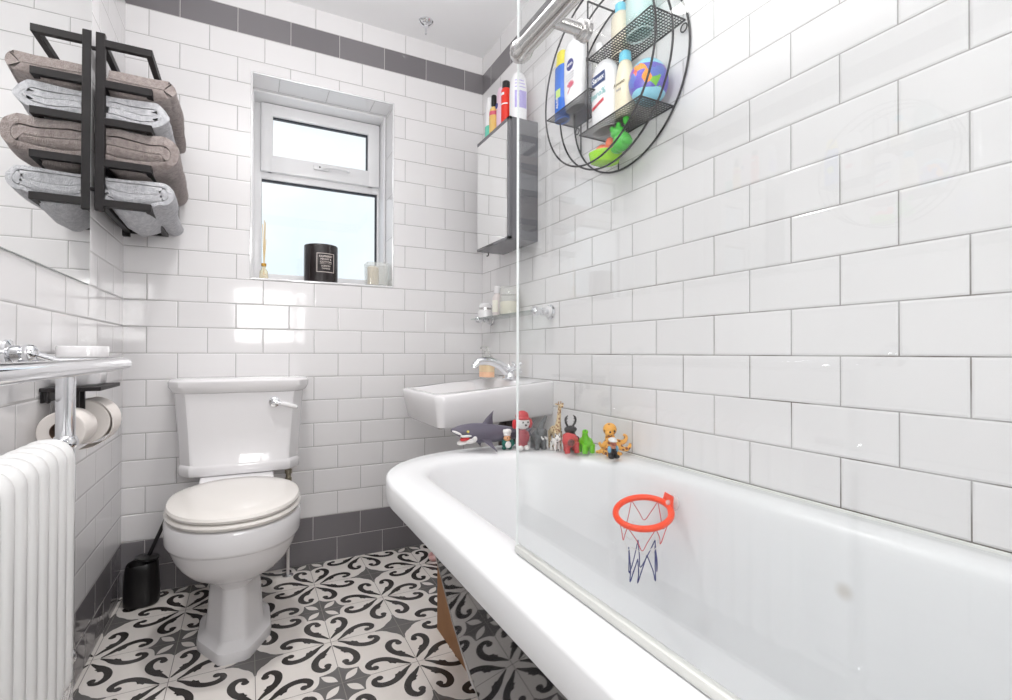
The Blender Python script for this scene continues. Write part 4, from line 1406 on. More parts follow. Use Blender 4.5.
# bath toys lying in the bottom of the hoops
M_lime = pm('lime_plastic', S(160, 222, 40), 0.25)
M_green = pm('green_plastic', S(70, 190, 60), 0.28)
M_orange = pm('orange_plastic', S(248, 120, 80), 0.3)
bt = thing('toy_boat', 'lime green and orange toy boat lying in the bottom of the wire hoops', 'toy', (1.415, -1.06, 1.505))
bm = NB()
Mb = Matrix.Translation((1.415, -1.055, 1.521)) @ Matrix.Rotation(math.radians(6), 4, 'X')
rings = []
for z, rx, ry in ((-0.012, 0.034, 0.036), (-0.010, 0.038, 0.040), (0.020, 0.044, 0.050), (0.022, 0.043, 0.049), (0.020, 0.040, 0.046), (0.004, 0.036, 0.040)):
    rings.append([Mb @ p for p in superell(0, 0, z, rx, ry, 2.8, 28)])
loft(bm, rings)
obj('hull', bm, M_lime, bt)
blob('figure', [((1.415, -1.045, 1.550), (0.024, 0.026, 0.022)), ((1.410, -1.085, 1.562), (0.012, 0.014, 0.018)), ((1.412, -1.066, 1.548), (0.015, 0.02, 0.013))], M_orange, bt, 0.002)
fg = thing('toy_frog', 'bright green toy frog lying beside the lime boat in the wire hoops', 'toy', (1.41, -1.135, 1.512))
blob('frog_body', [((1.412, -1.140, 1.546), (0.027, 0.030, 0.028)), ((1.400, -1.135, 1.572), (0.020, 0.024, 0.017)), ((1.388, -1.122, 1.585), 0.008), ((1.390, -1.148, 1.588), 0.008), ((1.412, -1.115, 1.530), (0.02, 0.014, 0.010)), ((1.408, -1.165, 1.540), (0.02, 0.012, 0.014)), ((1.405, -1.165, 1.600), (0.010, 0.009, 0.016))], M_green, fg, 0.002)
for yy, zq in ((-1.121, 1.586), (-1.147, 1.589)):
    bm = NB(); sphere(bm, (1.3805, yy, zq), 0.0032, 10); obj('eye', bm, M_black, fg)

# bottles on top of the cabinet
G2 = 'bottles on top of the grey cabinet'
tz = KZ1 + 0.0006
c1 = bottle('lotion_bottle', 'pale mint and white bottle at the window end of the cabinet top', (1.398, -0.262, tz),
       smoothprof([(0, 0.018, 0.022), (0.004, 0.020, 0.024), (0.12, 0.020, 0.024), (0.18, 0.017, 0.020), (0.205, 0.013, 0.015)]), P_white, group=G2,
       patches=[('label', 0.004, 0.075, 90, 290, P_mint)])
c2 = bottle('pump_bottle', 'yellow flowered bottle with a black pump on the cabinet', (1.392, -0.315, tz),
       smoothprof([(0, 0.018, 0.019), (0.004, 0.020, 0.021), (0.115, 0.020, 0.021), (0.14, 0.012, 0.012)]), pm('yellow_flowered', S(228, 178, 40), 0.3, vary=(45, S(232, 206, 150))),
       [(0.1402, 0.009, 0.009), (0.15, 0.012, 0.012), (0.19, 0.012, 0.012), (0.194, 0.009, 0.009)], M_black, group=G2, e=2,
       patches=[('label', 0.10, 0.118, 60, 300, P_pinkp)], capname='pump')
c3 = bottle('body_lotion_bottle', 'pale pink bottle with a navy dot logo on the cabinet', (1.405, -0.372, tz),
       smoothprof([(0, 0.020, 0.028), (0.004, 0.022, 0.031), (0.10, 0.023, 0.032), (0.17, 0.021, 0.029), (0.2, 0.016, 0.02)]), pm('pale_pink', S(234, 204, 222), 0.3), group=G2)
bm = NB(); lathe(bm, [(0.0005, -0.0004), (0.012, -0.0004), (0.012, 0.0004)], 20, (1.382, -0.362, tz + 0.125), 'x'); obj('round_logo', bm, P_navy, c3, label='navy dot')
c4 = bottle('spray_can', 'tall red can with a black top on the cabinet', (1.392, -0.432, tz),
       [(0, 0.020, 0.020), (0.002, 0.0215, 0.0215), (0.158, 0.0215, 0.0215), (0.166, 0.018, 0.018)], P_red,
       [(0.1662, 0.017, 0.017), (0.196, 0.016, 0.016), (0.199, 0.013, 0.013)], M_black, e=2, group=G2, cat='spray can',
       patches=[('white_band', 0.095, 0.100, 100, 260, P_white), ('white_band', 0.135, 0.146, 150, 220, P_white)])
c5 = bottle('lotion_bottle', 'big white lotion bottle with a lilac label at the near end of the cabinet top', (1.410, -0.505, tz),
       smoothprof([(0, 0.028, 0.030), (0.004, 0.032, 0.034), (0.10, 0.033, 0.035), (0.16, 0.031, 0.032), (0.190, 0.024, 0.024), (0.204, 0.012, 0.012)]), P_white, e=2.8, group=G2,
       patches=[('label', 0.045, 0.115, 215, 300, P_lil), ('print', 0.128, 0.132, 215, 290, P_lil), ('print', 0.142, 0.146, 215, 285, P_lil), ('print', 0.155, 0.159, 215, 280, P_lil)])

# ------------------------------------------------------------------ window sill things
cd = thing('jar_candle', 'black glass candle with a square framed label on the window sill', 'candle', (0.714, 0.080, OZ0))
bm = NB()
cxn, cyn, cr = 0.714, 0.080, 0.073
lathe(bm, [(cr - 0.006, 0.001), (cr, 0.005), (cr, 0.168), (cr - 0.002, 0.172), (cr - 0.005, 0.170), (cr - 0.006, 0.12)], 40, (cxn, cyn, OZ0))
obj('glass_jar', bm, pm('black_glass', S(38, 33, 34), 0.22), cd)
M_gold = pm('silver_print', S(206, 196, 190), 0.4)
va = math.atan2(-2.294 - cyn, 0.42 - cxn) + 0.02
fdx, fdy = math.cos(va), math.sin(va)
lx = (-fdy, fdx, 0)
def candle_line(a0, a1, z0_, z1_):
    bm = NB()
    n = 10
    rings = []
    for k in range(n + 1):
        a = va + (a0 + (a1 - a0) * k / n) / cr
        r_ = cr + 0.0005
        rings.append([Vector((cxn + r_ * math.cos(a), cyn + r_ * math.sin(a), OZ0 + z0_)), Vector((cxn + r_ * math.cos(a), cyn + r_ * math.sin(a), OZ0 + z1_)),
                      Vector((cxn + (r_ - 0.001) * math.cos(a), cyn + (r_ - 0.001) * math.sin(a), OZ0 + z1_)), Vector((cxn + (r_ - 0.001) * math.cos(a), cyn + (r_ - 0.001) * math.sin(a), OZ0 + z0_))])
    loft(bm, rings)
    return bm
bm = NB()
for q in ((-0.020, 0.060, 0.046, 0.0487), (-0.020, 0.060, 0.128, 0.1307), (-0.020, -0.0173, 0.046, 0.1307), (0.0573, 0.060, 0.046, 0.1307), (-0.006, 0.046, 0.083, 0.0838)):
    t_ = candle_line(*q)
    merge(bm, t_)
obj('label_frame', bm, M_gold, cd, label='silver square outline of the label')
for s, z, sz in (('RASPBERRY', 0.116, 0.0118), ('PEONY &', 0.1035, 0.0118), ('COTTON', 0.091, 0.0118), ('SCENTED', 0.0735, 0.0095), ('CANDLE', 0.0625, 0.0095)):
    text('label_lettering', s, sz, (cxn + (cr + 0.0003) * math.cos(va + 0.02 / cr), cyn + (cr + 0.0003) * math.sin(va + 0.02 / cr), OZ0 + z), (-math.sin(va + 0.02 / cr), math.cos(va + 0.02 / cr), 0), UP, M_gold, cd, curve=cr, bold=0.0002)
gl = thing('tealight_holder', 'clear glass holder with a cream candle in the right corner of the sill', 'candle holder', (0.960, 0.058, OZ0))
bm = NB()
loft(bm, [rr_(OZ0 + z, 0.960 - a, 0.960 + a, 0.058 - a, 0.058 + a, 0.012) for z, a in ((0.001, 0.044), (0.004, 0.047), (0.110, 0.050), (0.111, 0.046), (0.008, 0.043))])
obj('glass_cup', bm, M_clear, gl)
bm = NB()
lathe(bm, [(0.026, 0.009), (0.027, 0.012), (0.027, 0.092), (0.020, 0.095)], 24, (0.944, 0.062, OZ0))
obj('candle', bm, pm('cream_wax', S(232, 212, 176), 0.5), gl, label='cream wax candle')
df_ = thing('reed_diffuser', 'slim amber reed diffuser in the left corner of the window sill', 'diffuser', (0.478, 0.03, OZ0))
bm = NB()
lathe(bm, [(0.016, 0.001), (0.018, 0.003), (0.016, 0.034), (0.009, 0.045), (0.008, 0.056)], 20, (0.478, 0.03, OZ0))
obj('bottle', bm, glass_mat('amber_glass', (0.97, 0.90, 0.72, 1), body=0.2), df_)
bm = NB(); lathe(bm, [(0.010, 0.056), (0.010, 0.068)], 16, (0.478, 0.03, OZ0)); obj('collar', bm, pm('gold_collar', S(206, 160, 70), 0.3, metal=0.8), df_)
for dx, dy, hgt in ((0.006, 0.006, 0.245), (-0.006, 0.004, 0.235), (0.001, -0.006, 0.25), (0.008, -0.004, 0.17)):
    bm = NB(); tube(bm, [(0.478 - dx * 0.2, 0.03 - dy * 0.2, OZ0 + 0.02), (0.478 + dx, 0.03 + dy, OZ0 + hgt)], 0.0016, 6); obj('reed', bm, pm('reed', S(226, 204, 160), 0.7), df_)

# ceiling fitting
cf = thing('ceiling_spotlight', 'small chrome ceiling fitting with a thin stem', 'ceiling fitting', (1.133, -0.142, ZC))
bm = NB()
lathe(bm, [(0.034, -0.0005), (0.034, -0.006), (0.026, -0.014), (0.012, -0.020)], 26, (1.133, -0.142, ZC))
obj('rosette', bm, M_chrome, cf)
bm = NB()
lathe(bm, [(0.010, -0.020), (0.006, -0.032), (0.0045, -0.050), (0.0052, -0.055), (0.003, -0.060)], 14, (1.133, -0.142, ZC))
obj('stem', bm, M_chrome, cf)

# ------------------------------------------------------------------ toys along the bath rim
ZR = RZ + 0.0008
# shark
sk = thing('toy_shark', 'grey toy shark with open jaws at the left end of the toy row', 'toy', (1.10, -0.86, ZR))
M_shark = pm('shark_grey', S(98, 94, 108), 0.42)
M_swhite = pm('toy_white', S(232, 230, 228), 0.4)
M_mouth = pm('toy_mouth', S(190, 40, 44), 0.4)
yS = -0.85
body = smooth_path([(0.985, yS, 0.677), (1.02, yS, 0.672), (1.06, yS, 0.665), (1.12, yS, 0.659), (1.18, yS + 0.005, 0.654), (1.235, yS + 0.012, 0.650), (1.275, yS + 0.018, 0.652)], 4)
nb = len(body)
rb = []
for i in range(nb):
    t_ = i / (nb - 1)
    rb.append(0.005 + 0.026 * math.sin(min(1, t_ / 0.42) * PI / 2) if t_ < 0.42 else 0.031 * (1 - ((t_ - 0.42) / 0.58) ** 1.4 * 0.8))
def fin(base, tip, th=0.005, sw=0.4):
    a, b2, c = Vector(base[0]), Vector(base[1]), Vector(tip)
    out = []
    for k in range(9):
        f = k / 8
        p0 = a.lerp(c, f) + (b2 - a) * (-0.10 * math.sin(PI * f))
        p1 = b2.lerp(c, f) - (b2 - a) * (0.06 * math.sin(PI * f))
        out.append((p0, p1, th * (1 - f * 0.75)))
    return out
def add_fin(bm, base, tip, nrm, th=0.005):
    rings = []
    nv = Vector(nrm)
    for p0, p1, h in fin(base, tip, th):
        m_ = (p0 + p1) / 2
        rings.append([p0, p0.lerp(p1, 0.3) + nv * h, p0.lerp(p1, 0.7) + nv * h * 0.7, p1, p0.lerp(p1, 0.7) - nv * h * 0.7, p0.lerp(p1, 0.3) - nv * h])
    loft(bm, rings)
bm = NB()
tube(bm, body, rb, 20)
obj('body', bm, M_shark, sk, angle=80)
bm = NB(); add_fin(bm, ((1.084, yS, 0.682), (1.130, yS, 0.684)), (1.130, yS, 0.7310), (0, 1, 0), 0.006); obj('dorsal_fin', bm, M_shark, sk)
bm = NB(); add_fin(bm, ((1.066, yS - 0.018, 0.658), (1.110, yS - 0.018, 0.652)), (1.118, yS - 0.055, ZR + 0.002), (0.2, 0.6, 0.5), 0.006); obj('pectoral_fin', bm, M_shark, sk)
bm = NB(); add_fin(bm, ((1.068, yS + 0.018, 0.655), (1.108, yS + 0.018, 0.650)), (1.110, yS + 0.055, ZR + 0.002), (-0.2, 0.6, -0.5), 0.006); obj('pectoral_fin', bm, M_shark, sk)
bm = NB(); add_fin(bm, ((1.262, yS + 0.018, 0.652), (1.282, yS + 0.018, 0.652)), (1.305, yS + 0.03, 0.688), (0, 1, 0), 0.004); add_fin(bm, ((1.262, yS + 0.018, 0.652), (1.280, yS + 0.018, 0.650)), (1.295, yS + 0.03, 0.625), (0, 1, 0), 0.004); obj('tail_fin', bm, M_shark, sk)
blob('jaw', [((1.022, yS - 0.004, 0.637), (0.019, 0.016, 0.008), Matrix.Rotation(math.radians(-10), 3, 'Y')), ((1.046, yS - 0.004, 0.643), (0.024, 0.020, 0.012)), ((1.004, yS - 0.006, 0.668), (0.022, 0.012, 0.0045), Matrix.Rotation(math.radians(22), 3, 'Y')), ((1.034, yS - 0.010, 0.659), (0.024, 0.018, 0.006), Matrix.Rotation(math.radians(-5), 3, 'Y')), ((1.055, yS - 0.009, 0.651), (0.013, 0.021, 0.016))], M_swhite, sk, 0.0018, label='white jaws')
bm = NB(); sphere(bm, (1.027, yS - 0.010, 0.649), (0.017, 0.016, 0.0065), 16, Matrix.Rotation(math.radians(-12), 3, 'Y')); obj('mouth', bm, M_mouth, sk, label='red open mouth')
bm = NB(); sphere(bm, (1.030, yS - 0.027, 0.673), 0.0042, 12); ey = obj('eye', bm, pm('shark_eye', S(214, 196, 90), 0.3), sk)

G3 = 'toy animals and figures along the bath rim'
# chef
cx_, cy_ = 1.170, -0.868
cf2 = thing('toy_figure', 'small toy figure in a white chef hat and green clothes', 'toy', (cx_, cy_, ZR), G3)
M_tgreen = pm('toy_green', S(36, 108, 96), 0.4)
M_skin = pm('toy_skin', S(226, 170, 128), 0.45)
blob('body', [((cx_, cy_, 0.628), (0.018, 0.014, 0.015)), ((cx_ - 0.013, cy_ - 0.004, 0.626), (0.007, 0.007, 0.012)), ((cx_ + 0.017, cy_ - 0.004, 0.626), (0.008, 0.008, 0.012)), ((cx_ - 0.010, cy_, 0.611), (0.008, 0.009, 0.006)), ((cx_ + 0.010, cy_, 0.611), (0.008, 0.009, 0.006)), ((cx_, cy_ + 0.006, 0.646), (0.016, 0.012, 0.012))], M_tgreen, cf2)
blob('apron', [((cx_ - 0.002, cy_ - 0.0135, 0.623), (0.011, 0.005, 0.012))], M_swhite, cf2)
blob('head', [((cx_ - 0.002, cy_ - 0.006, 0.643), (0.013, 0.012, 0.010)), ((cx_ - 0.004, cy_ - 0.017, 0.641), (0.003, 0.003, 0.003))], M_skin, cf2)
blob('hat', [((cx_ - 0.002, cy_ - 0.002, 0.6535), (0.0145, 0.013, 0.006)), ((cx_ - 0.010, cy_ - 0.002, 0.663), 0.0085), ((cx_ + 0.007, cy_ - 0.002, 0.663), 0.0085), ((cx_ - 0.002, cy_ - 0.006, 0.664), 0.009)], M_swhite, cf2, label='white chef hat')
for dx in (-0.007, 0.003):
    bm = NB(); sphere(bm, (cx_ + dx, cy_ - 0.0175, 0.6455), 0.0018, 8); obj('eye', bm, M_black, cf2)
# red suited toy
cx_, cy_ = 1.209, -0.900
rt = thing('toy_figure', 'tall toy with a white face, red helmet and red suit by the glass edge', 'toy', (cx_, cy_, ZR), G3)
M_tred = pm('toy_red', S(196, 46, 52), 0.38)
M_tmar = pm('toy_maroon', S(158, 54, 66), 0.45, vary=(120, S(178, 84, 92)))
blob('suit', [((cx_, cy_, 0.645), (0.018, 0.015, 0.026)), ((cx_, cy_, 0.664), (0.015, 0.013, 0.014)), ((cx_ - 0.010, cy_, 0.622), (0.009, 0.010, 0.014)), ((cx_ + 0.010, cy_, 0.622), (0.009, 0.010, 0.014)), ((cx_ - 0.017, cy_ - 0.004, 0.648), (0.006, 0.007, 0.018)), ((cx_ + 0.017, cy_ - 0.004, 0.648), (0.006, 0.007, 0.018))], M_tmar, rt, label='dark red suit')
for s in (-1, 1):
    blob('foot', [((cx_ + s * 0.011, cy_ - 0.007, ZR + 0.0085), (0.010, 0.013, 0.0085))], M_swhite, rt)
blob('head', [((cx_, cy_ - 0.004, 0.693), (0.0235, 0.019, 0.021))], M_swhite, rt, label='white face')
blob('helmet', [((cx_, cy_ + 0.001, 0.714), (0.0225, 0.020, 0.0185)), ((cx_, cy_ - 0.012, 0.708), (0.021, 0.012, 0.006))], M_tred, rt, label='red helmet')
for s in (-1, 1):
    blob('ear', [((cx_ + s * 0.0285, cy_, 0.690), (0.008, 0.008, 0.016))], M_tred, rt)
    bm = NB(); sphere(bm, (cx_ + s * 0.009, cy_ - 0.0215, 0.697), (0.0026, 0.0018, 0.003), 8); obj('eye', bm, M_black, rt)
bm = NB(); sphere(bm, (cx_, cy_ - 0.0235, 0.688), (0.0042, 0.003, 0.0032), 8); obj('nose', bm, M_black, rt)
# grey animal
M_tgrey2 = pm('toy_dark_grey', S(92, 96, 98), 0.5, bump=(300, 0.2))
cx_, cy_ = 1.272, -0.905
ge = thing('toy_elephant', 'dark grey toy animal with raised trunk beside the red suited toy', 'toy', (cx_, cy_, ZR), G3)
trunk = smooth_path([(cx_ - 0.004, cy_, 0.655), (cx_ + 0.004, cy_, 0.676), (cx_ + 0.014, cy_, 0.695), (cx_ + 0.024, cy_, 0.712)], 5)
blob('body', [((cx_ - 0.004, cy_ + 0.006, 0.643), (0.024, 0.026, 0.021)), ((cx_, cy_ - 0.008, 0.656), (0.017, 0.016, 0.015))], M_tgrey2, ge,
     tubes=[(trunk, [0.0135 - 0.009 * i / (len(trunk) - 1) for i in range(len(trunk))])] + [([(cx_ + dx, cy_ + dy, 0.640), (cx_ + dx, cy_ + dy, 0.618), (cx_ + dx * 1.05, cy_ + dy - 0.001, ZR)], [0.0095, 0.0085, 0.0095]) for dx, dy in ((-0.016, -0.008), (0.008, -0.012), (-0.014, 0.02), (0.016, 0.018))])
for s in (-1, 1):
    blob('ear', [((cx_ + s * 0.019, cy_ - 0.004, 0.655), (0.010, 0.004, 0.014), Matrix.Rotation(s * 0.5, 3, 'Z'))], M_tgrey2, ge)
for s in (-1, 1):
    bm = NB(); tube(bm, smooth_path([(cx_ + s * 0.006, cy_ - 0.02, 0.648), (cx_ + s * 0.007, cy_ - 0.03, 0.640), (cx_ + s * 0.006, cy_ - 0.034, 0.646)], 4), [0.0022] * 8 + [0.001], 6); obj('tusk', bm, M_swhite, ge)
# giraffe
def spot_mat(name, base, spot, scale, lo=0.35, rough=0.45):
    m, nt, b = new_mat(name)
    b.inputs['Roughness'].default_value = rough
    tc = nt.nodes.new('ShaderNodeTexCoord')
    vo = nt.nodes.new('ShaderNodeTexVoronoi'); vo.inputs['Scale'].default_value = scale
    nt.links.new(tc.outputs['Object'], vo.inputs['Vector'])
    lt = nt.nodes.new('ShaderNodeMath'); lt.operation = 'LESS_THAN'; lt.inputs[1].default_value = lo
    nt.links.new(vo.outputs['Distance'], lt.inputs[0])
    mx = nt.nodes.new('ShaderNodeMix'); mx.data_type = 'RGBA'; mx.inputs['A'].default_value = base; mx.inputs['B'].default_value = spot
    nt.links.new(lt.outputs[0], mx.inputs['Factor']); nt.links.new(mx.outputs['Result'], b.inputs['Base Color'])
    return m
M_gir = spot_mat('giraffe_hide', S(222, 200, 158), S(150, 108, 72), 130, 0.42)
cx_, cy_ = 1.322, -0.925
gi = thing('toy_giraffe', 'tall spotted toy giraffe standing in the toy row', 'toy', (cx_, cy_, ZR), G3)
neck = [(cx_, cy_ - 0.008, 0.672), (cx_, cy_ - 0.014, 0.70), (cx_, cy_ - 0.018, 0.73), (cx_, cy_ - 0.02, 0.746)]
blob('body', [((cx_, cy_ + 0.006, 0.662), (0.0165, 0.028, 0.018)), ((cx_, cy_ - 0.008, 0.670), (0.013, 0.013, 0.016)), ((cx_, cy_ - 0.027, 0.747), (0.0065, 0.013, 0.0065)), ((cx_ - 0.011, cy_ - 0.018, 0.752), (0.007, 0.003, 0.0035)), ((cx_ + 0.011, cy_ - 0.018, 0.752), (0.007, 0.003, 0.0035))], M_gir, gi, 0.0016,
     tubes=[(neck, [0.012, 0.0075, 0.006, 0.006])] + [([(cx_ + dx, cy_ + dy, 0.662), (cx_ + dx, cy_ + dy, 0.63), (cx_ + dx, cy_ + dy, ZR)], [0.007, 0.005, 0.0055]) for dx, dy in ((-0.009, -0.010), (0.009, -0.010), (-0.009, 0.024), (0.009, 0.024))])
for s in (-1, 1):
    bm = NB(); tube(bm, [(cx_ + s * 0.004, cy_ - 0.02, 0.752), (cx_ + s * 0.0045, cy_ - 0.02, 0.761)], [0.0014, 0.002], 8); obj('horn', bm, pm('giraffe_horn', S(170, 130, 90), 0.5), gi)
# small white spotted animal
M_zeb = spot_mat('white_spotted_hide', S(230, 228, 224), S(60, 56, 56), 100, 0.30)
cx_, cy_ = 1.301, -0.955
ze = thing('toy_dog', 'small white toy animal with black spots in front of the giraffe', 'toy', (cx_, cy_, ZR), G3)
blob('body', [((cx_, cy_ + 0.004, 0.634), (0.012, 0.018, 0.011)), ((cx_, cy_ - 0.012, 0.648), (0.010, 0.010, 0.010)), ((cx_, cy_ - 0.021, 0.645), (0.005, 0.006, 0.005)), ((cx_ - 0.008, cy_ - 0.009, 0.658), (0.0032, 0.0025, 0.006)), ((cx_ + 0.008, cy_ - 0.009, 0.658), (0.0032, 0.0025, 0.006))], M_zeb, ze, 0.0013, 2,
     tubes=[([(cx_ + dx, cy_ + dy, 0.632), (cx_ + dx, cy_ + dy, ZR)], 0.0048) for dx, dy in ((-0.007, -0.008), (0.007, -0.008), (-0.007, 0.015), (0.007, 0.015))])
# beetle
M_beet = pm('beetle_black', S(44, 42, 44), 0.4)
cx_, cy_ = 1.356, -0.955
bl = thing('toy_stag_beetle', 'black toy stag beetle with long horns behind the red monkey', 'toy', (cx_, cy_, ZR), G3)
blob('body', [((cx_, cy_, 0.640), (0.022, 0.016, 0.030)), ((cx_, cy_ - 0.002, 0.670), (0.023, 0.015, 0.013)), ((cx_, cy_, 0.614), (0.016, 0.012, 0.010))], M_beet, bl,
     tubes=[(smooth_path([(cx_ + s * 0.015, cy_, z), (cx_ + s * 0.027, cy_ - 0.006, z - 0.004), (cx_ + s * 0.030, cy_ - 0.008, z - 0.016)], 4), 0.0025) for s in (-1, 1) for z in (0.632, 0.648)])
for s in (-1, 1):
    bm = NB()
    tube(bm, smooth_path([(cx_ + s * 0.008, cy_, 0.678), (cx_ + s * 0.018, cy_ - 0.002, 0.692), (cx_ + s * 0.019, cy_ - 0.002, 0.706), (cx_ + s * 0.010, cy_ - 0.002, 0.716)], 5), [0.0035] * 12 + [0.003, 0.0024, 0.0018, 0.001], 8)
    for z in (0.692, 0.702):
        tube(bm, [(cx_ + s * 0.0185, cy_ - 0.002, z), (cx_ + s * 0.011, cy_ - 0.002, z + 0.004)], [0.002, 0.001], 6)
    obj('horn', bm, M_beet, bl)
# red monkey / ape
cx_, cy_ = 1.328, -0.998
ap = thing('toy_monkey', 'red shaggy toy monkey on all fours in front of the beetle', 'toy', (cx_, cy_, ZR), G3)
M_ared = pm('toy_coral_red', S(204, 62, 62), 0.55, bump=(260, 0.5))
blob('body', [((cx_ + 0.012, cy_ + 0.012, 0.640), (0.021, 0.026, 0.022)), ((cx_ - 0.014, cy_ - 0.012, 0.645), (0.024, 0.018, 0.021)), ((cx_ - 0.014, cy_ - 0.004, 0.657), (0.018, 0.014, 0.012))], M_ared, ap,
     tubes=[([(cx_ + dx, cy_ + dy, 0.638), (cx_ + dx * 1.1, cy_ + dy, 0.62), (cx_ + dx * 1.1, cy_ + dy - 0.002, ZR)], [0.010, 0.0085, 0.009]) for dx, dy in ((-0.018, -0.010), (0.010, -0.016), (0.0, 0.026), (0.027, 0.022))])
blob('face', [((cx_ - 0.018, cy_ - 0.028, 0.642), (0.013, 0.007, 0.011)), ((cx_ - 0.020, cy_ - 0.034, 0.638), (0.007, 0.005, 0.006))], pm('ape_face', S(120, 62, 58), 0.5), ap, label='dark face')
for dx in (-0.023, -0.014):
    bm = NB(); sphere(bm, (cx_ + dx, cy_ - 0.0345, 0.6465), 0.002, 8); obj('eye', bm, M_black, ap)
# green dinosaur
cx_, cy_ = 1.370, -1.020
gd = thing('toy_dinosaur', 'bright green toy dinosaur between the red monkey and the spotted octopus', 'toy', (cx_, cy_, ZR), G3)
M_dino = pm('dino_green', S(112, 206, 24), 0.4)
nk = smooth_path([(cx_ - 0.008, cy_ - 0.014, 0.645), (cx_ - 0.018, cy_ - 0.020, 0.662), (cx_ - 0.022, cy_ - 0.024, 0.675)], 4)
tl_ = smooth_path([(cx_ + 0.010, cy_ + 0.018, 0.640), (cx_ + 0.018, cy_ + 0.032, 0.635), (cx_ + 0.022, cy_ + 0.044, 0.626)], 4)
blob('body', [((cx_, cy_, 0.638), (0.021, 0.027, 0.018)), ((cx_ - 0.024, cy_ - 0.029, 0.676), (0.009, 0.011, 0.0075))], M_dino, gd,
     tubes=[(nk, [0.012 - 0.0045 * i / (len(nk) - 1) for i in range(len(nk))]), (tl_, [0.011 - 0.008 * i / (len(tl_) - 1) for i in range(len(tl_))])] +
     [([(cx_ + dx, cy_ + dy, 0.634), (cx_ + dx, cy_ + dy, ZR)], [0.0095, 0.0085]) for dx, dy in ((-0.015, -0.016), (0.011, -0.018), (-0.013, 0.016), (0.014, 0.014))])
bm = NB()
for k in range(6):
    f = k / 5
    c = Vector((cx_ - 0.004 + 0.012 * f, cy_ - 0.012 + 0.036 * f, 0.657 - 0.006 * abs(f - 0.4)))
    lathe(bm, [(0.004, 0), (0.003, 0.004), (0.0006, 0.009)], 8, c)
obj('back_plates', bm, pm('dino_teal', S(40, 140, 120), 0.45), gd)
bm = NB(); sphere(bm, (cx_ - 0.029, cy_ - 0.036, 0.680), 0.0022, 8); obj('eye', bm, M_black, gd)
# octopus
cx_, cy_ = 1.418, -1.078
oc = thing('toy_octopus', 'orange spotted toy octopus with curled tentacles near the wall', 'toy', (cx_, cy_, ZR), G3)
M_oct = spot_mat('octopus_skin', S(240, 176, 78), S(132, 66, 34), 78, 0.36)
tents = []
for i, ctl in enumerate((
    [(0, 0, 0.650), (-0.022, -0.008, 0.645), (-0.040, -0.012, 0.636), (-0.050, -0.010, 0.648)],
    [(0, 0, 0.645), (-0.020, -0.018, 0.632), (-0.036, -0.022, 0.618), (-0.050, -0.022, 0.622)],
    [(0, 0, 0.640), (-0.016, -0.022, 0.622), (-0.022, -0.026, 0.612), (-0.036, -0.03, ZR + 0.006)],
    [(0, 0, 0.648), (0.018, -0.016, 0.645), (0.036, -0.022, 0.646), (0.044, -0.022, 0.660), (0.034, -0.022, 0.668)],
    [(0, 0, 0.642), (0.016, -0.02, 0.632), (0.034, -0.03, 0.624), (0.046, -0.034, 0.630), (0.050, -0.034, 0.642)],
    [(0, 0, 0.640), (0.010, 0.012, 0.622), (0.020, 0.020, 0.612), (0.034, 0.022, ZR + 0.006)],
    [(0, 0, 0.640), (-0.012, 0.014, 0.622), (-0.022, 0.022, 0.612), (-0.03, 0.03, ZR + 0.006)],
    [(0, 0, 0.640), (0.004, -0.016, 0.622), (0.010, -0.026, 0.612), (0.022, -0.03, ZR + 0.006)])):
    p = smooth_path([(cx_ + a, cy_ + b_, z) for a, b_, z in ctl], 6)
    tents.append((p, [0.0105 - 0.0065 * k / (len(p) - 1) for k in range(len(p))]))
blob('body', [((cx_ - 0.004, cy_ - 0.004, 0.684), (0.021, 0.021, 0.020)), ((cx_ - 0.014, cy_ - 0.014, 0.672), (0.014, 0.012, 0.010)), ((cx_, cy_, 0.655), (0.016, 0.015, 0.020))], M_oct, oc, 0.0016, 2, tubes=tents)
bm = NB(); sphere(bm, (cx_ - 0.019, cy_ - 0.024, 0.679), 0.003, 10); sphere(bm, (cx_ - 0.004, cy_ - 0.026, 0.681), 0.003, 10); obj('eye', bm, M_black, oc)
# little figure in boots
cx_, cy_ = 1.385, -1.130
pr = thing('toy_figure', 'small toy figure in a white cap, blue sleeves and black boots', 'toy', (cx_, cy_, ZR), G3)
blob('trousers', [((cx_ - 0.007, cy_, 0.622), (0.008, 0.009, 0.012)), ((cx_ + 0.007, cy_, 0.622), (0.008, 0.009, 0.012)), ((cx_, cy_, 0.632), (0.012, 0.009, 0.007))], M_black, pr)
for s in (-1, 1):
    blob('boot', [((cx_ + s * 0.009, cy_ - 0.006, ZR + 0.0068), (0.0085, 0.012, 0.0068)), ((cx_ + s * 0.008, cy_, ZR + 0.012), (0.007, 0.008, 0.008))], M_black, pr)
blob('torso', [((cx_, cy_, 0.640), (0.010, 0.0085, 0.010))], pm('toy_tan', S(206, 140, 110), 0.5), pr)
for s in (-1, 1):
    blob('sleeve', [((cx_ + s * 0.0135, cy_ - 0.002, 0.634), (0.0055, 0.006, 0.011))], pm('toy_blue', S(120, 176, 210), 0.45), pr)
blob('head', [((cx_, cy_ - 0.003, 0.652), (0.010, 0.0095, 0.0085)), ((cx_, cy_ - 0.0115, 0.648), (0.005, 0.004, 0.004))], pm('toy_brown_skin', S(176, 104, 84), 0.5), pr)
blob('cap', [((cx_ - 0.001, cy_, 0.662), (0.0135, 0.012, 0.007)), ((cx_ - 0.002, cy_ - 0.006, 0.658), (0.013, 0.012, 0.003))], M_swhite, pr, label='white cap')

